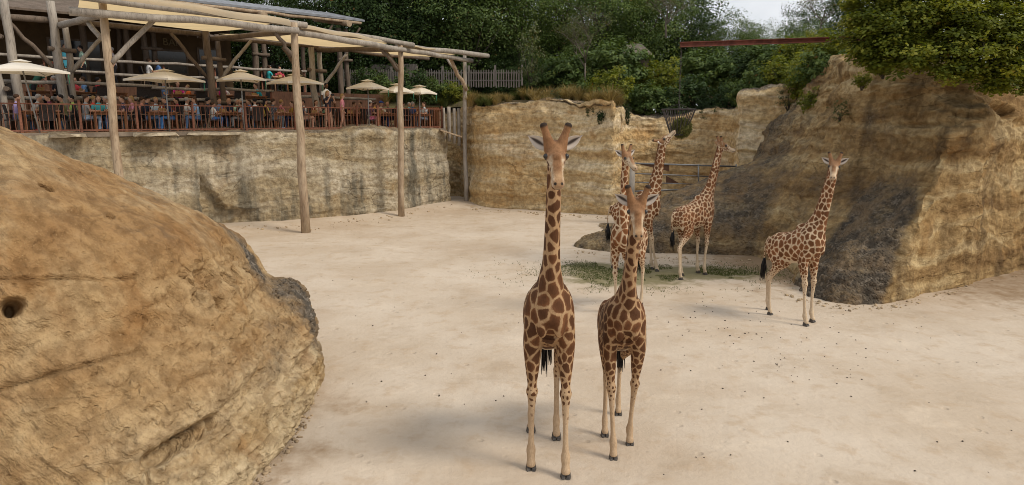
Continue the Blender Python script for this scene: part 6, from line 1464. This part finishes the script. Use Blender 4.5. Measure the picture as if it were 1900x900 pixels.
# ------------------------------------------------------------------ gate in the recess
def gate():
    Y = 29.5; a = P(1172, 352, Y); root = empty('pipe_gate', (a[0], a[1], 0.0)); tag(root, 'grey pipe gate with dark rubber sheets closing the recess', 'gate')
    def l(p): q = P(*p, Y); return (q[0] - a[0], 0, q[2])
    MB().tube([(0, 0, -.1), l((1174, 302))], .12, 10).build('post', MATS['log_grey'], root)
    for i, (p, q, r) in enumerate((((1178, 303), (1366, 309), .035), ((1178, 322), (1330, 328), .025), ((1178, 338), (1290, 342), .022), ((1178, 355), (1260, 352), .035))): MB().tube([l(p), l(q)], r, 8).build('rail', MATS['steel'], root)
    for px in (1296, 1366): MB().tube([l((px, 350)), l((px, 305))], .035, 8).build('upright', MATS['steel'], root)
    q = MB(); t = [l((1182, 304)), l((1242, 305)), l((1242, 318))]; q.add(t + [(x, .03, z) for x, y, z in t], [(0,2,1), (3,4,5), (0,1,4,3), (1,2,5,4), (2,0,3,5)]); q.build('rubber_sheet', MATS['plank_brown'], root)
    q = MB(); t = [l((1236, 326)), l((1262, 341)), l((1236, 341))]; q.add(t + [(x, .03, z) for x, y, z in t], [(0,2,1), (3,4,5), (0,1,4,3), (1,2,5,4), (2,0,3,5)]); q.build('rubber_sheet', MATS['plank_brown'], root)
gate()
# ------------------------------------------------------------------ thatched shelter in the trees
def hut():
    p = P(1176, 135, 42.5); root = empty('thatched_hut', (p[0], p[1], p[2] - .6)); tag(root, 'small thatched hut with dark doorway among the shrubs', 'hut')
    MB().box((0, 0, .75), (1.5, 1.2, 1.7)).build('wall', MATS['log_dark'], root); MB().box((0, -.62, .55), (.8, .06, 1.1)).build('doorway', plain('hut_dark', (.01, .01, .01), .9), root)
    q = MB(); q.add([(-1.05, -.95, 1.5), (1.05, -.95, 1.5), (1.05, .95, 1.5), (-1.05, .95, 1.5), (-.4, 0, 2.3), (.4, 0, 2.3)], [(3,2,1,0), (0,1,5,4), (2,3,4,5), (1,2,5), (3,0,4)]); q.build('thatch_roof', MATS['bark_pale'], root)
hut()
# ------------------------------------------------------------------ droppings, pebbles, leaf in the mouth
def litter():
    rng = np.random.default_rng(12); V_ = []; F_ = []
    oc = np.array([(1,0,0),(-1,0,0),(0,1,0),(0,-1,0),(0,0,1),(0,0,-1)], float); of = [(0,2,4),(2,1,4),(1,3,4),(3,0,4),(2,0,5),(1,2,5),(3,1,5),(0,3,5)]
    def scatter(n, pts, s0, s1):
        for k in range(n):
            px, py = pts(); x, y, _ = G(px, py); s = rng.uniform(s0, s1) ; b = len(V_); z = gz(x, y) + s * .4
            rot = rng.uniform(0, 6.28); c, sn = cos(rot), sin(rot)
            for o in oc: a, bb, cc = o * np.array((1.25, .9, .7)) * s; V_.append((x + a * c - bb * sn, y + a * sn + bb * c, z + cc))
            F_.extend([tuple(i + b for i in f) for f in of])
    scatter(70, lambda: (rng.normal(1480, 110), rng.normal(655, 45)), .009, .018)
    scatter(40, lambda: (rng.normal(1330, 70), rng.normal(600, 25)), .010, .022)
    scatter(22, lambda: (rng.uniform(600, 1000), rng.uniform(460, 760)), .010, .022)
    scatter(22, lambda: (rng.uniform(1200, 1890), rng.uniform(600, 880)), .008, .018)
    o = link('droppings', np_mesh('droppings', np.array(V_), np.array(F_), True), plain('dung', (.045, .032, .022), .9)); tag(o, 'small dark droppings and pebbles strewn on the sand', 'droppings', None, 'stuff')
litter()

# ------------------------------------------------------------------ rubble fallen along the foot of the rocks
def rubble():
    rng = np.random.default_rng(44); V_ = []; F_ = []
    t = (1 + 5 ** .5) / 2; ico = np.array([(-1,t,0),(1,t,0),(-1,-t,0),(1,-t,0),(0,-1,t),(0,1,t),(0,-1,-t),(0,1,-t),(t,0,-1),(t,0,1),(-t,0,-1),(-t,0,1)], float) / 1.9
    icf = [(0,11,5),(0,5,1),(0,1,7),(0,7,10),(0,10,11),(1,5,9),(5,11,4),(11,10,2),(10,7,6),(7,1,8),(3,9,4),(3,4,2),(3,2,6),(3,6,8),(3,8,9),(4,9,5),(2,4,11),(6,2,10),(8,6,7),(9,8,1)]
    paths = (([(588,722),(560,790),(520,845),(470,905)], 130, .008, .045, 5), ([(1452,542),(1500,556),(1560,567),(1648,564),(1705,554),(1790,532),(1900,503)], 170, .012, .055, 6), ([(1066,463),(1118,471),(1190,474),(1262,476),(1335,478),(1402,482)], 110, .015, .06, 4), ([(872,386),(920,390),(1030,396),(1130,404)], 90, .02, .08, 3), ([(440,428),(568,421),(700,405),(840,384)], 130, .015, .07, 4))
    for pts, n, s0, s1, jit in paths:
        for k in range(n):
            u = rng.random() * (len(pts) - 1); i = int(u); f = u - i
            x, y, _ = G(pts[i][0] * (1 - f) + pts[i + 1][0] * f + rng.normal() * jit, pts[i][1] * (1 - f) + pts[i + 1][1] * f + abs(rng.normal()) * jit * .8)
            s = s0 + (s1 - s0) * rng.random() ** 3; b = len(V_); sc = s * rng.uniform(.6, 1.3, 3) * np.array((1, 1, .7)); a = rng.uniform(0, 6.28)
            q = ico * sc * rng.uniform(.8, 1.2, (12, 1)); z = gz(x, y) + s * .25
            V_.extend(np.stack([x + q[:, 0] * cos(a) - q[:, 1] * sin(a), y + q[:, 0] * sin(a) + q[:, 1] * cos(a), z + q[:, 2]], 1)); F_.extend([tuple(j + b for j in ff) for ff in icf])
    o = link('rubble', np_mesh('rubble', np.array(V_), np.array(F_), False), plain('rubble_stone', (.36, .27, .17), .95, .35, 3)); tag(o, 'small fallen stones and crumbs along the foot of the rocks', 'rubble', None, 'stuff')
rubble()
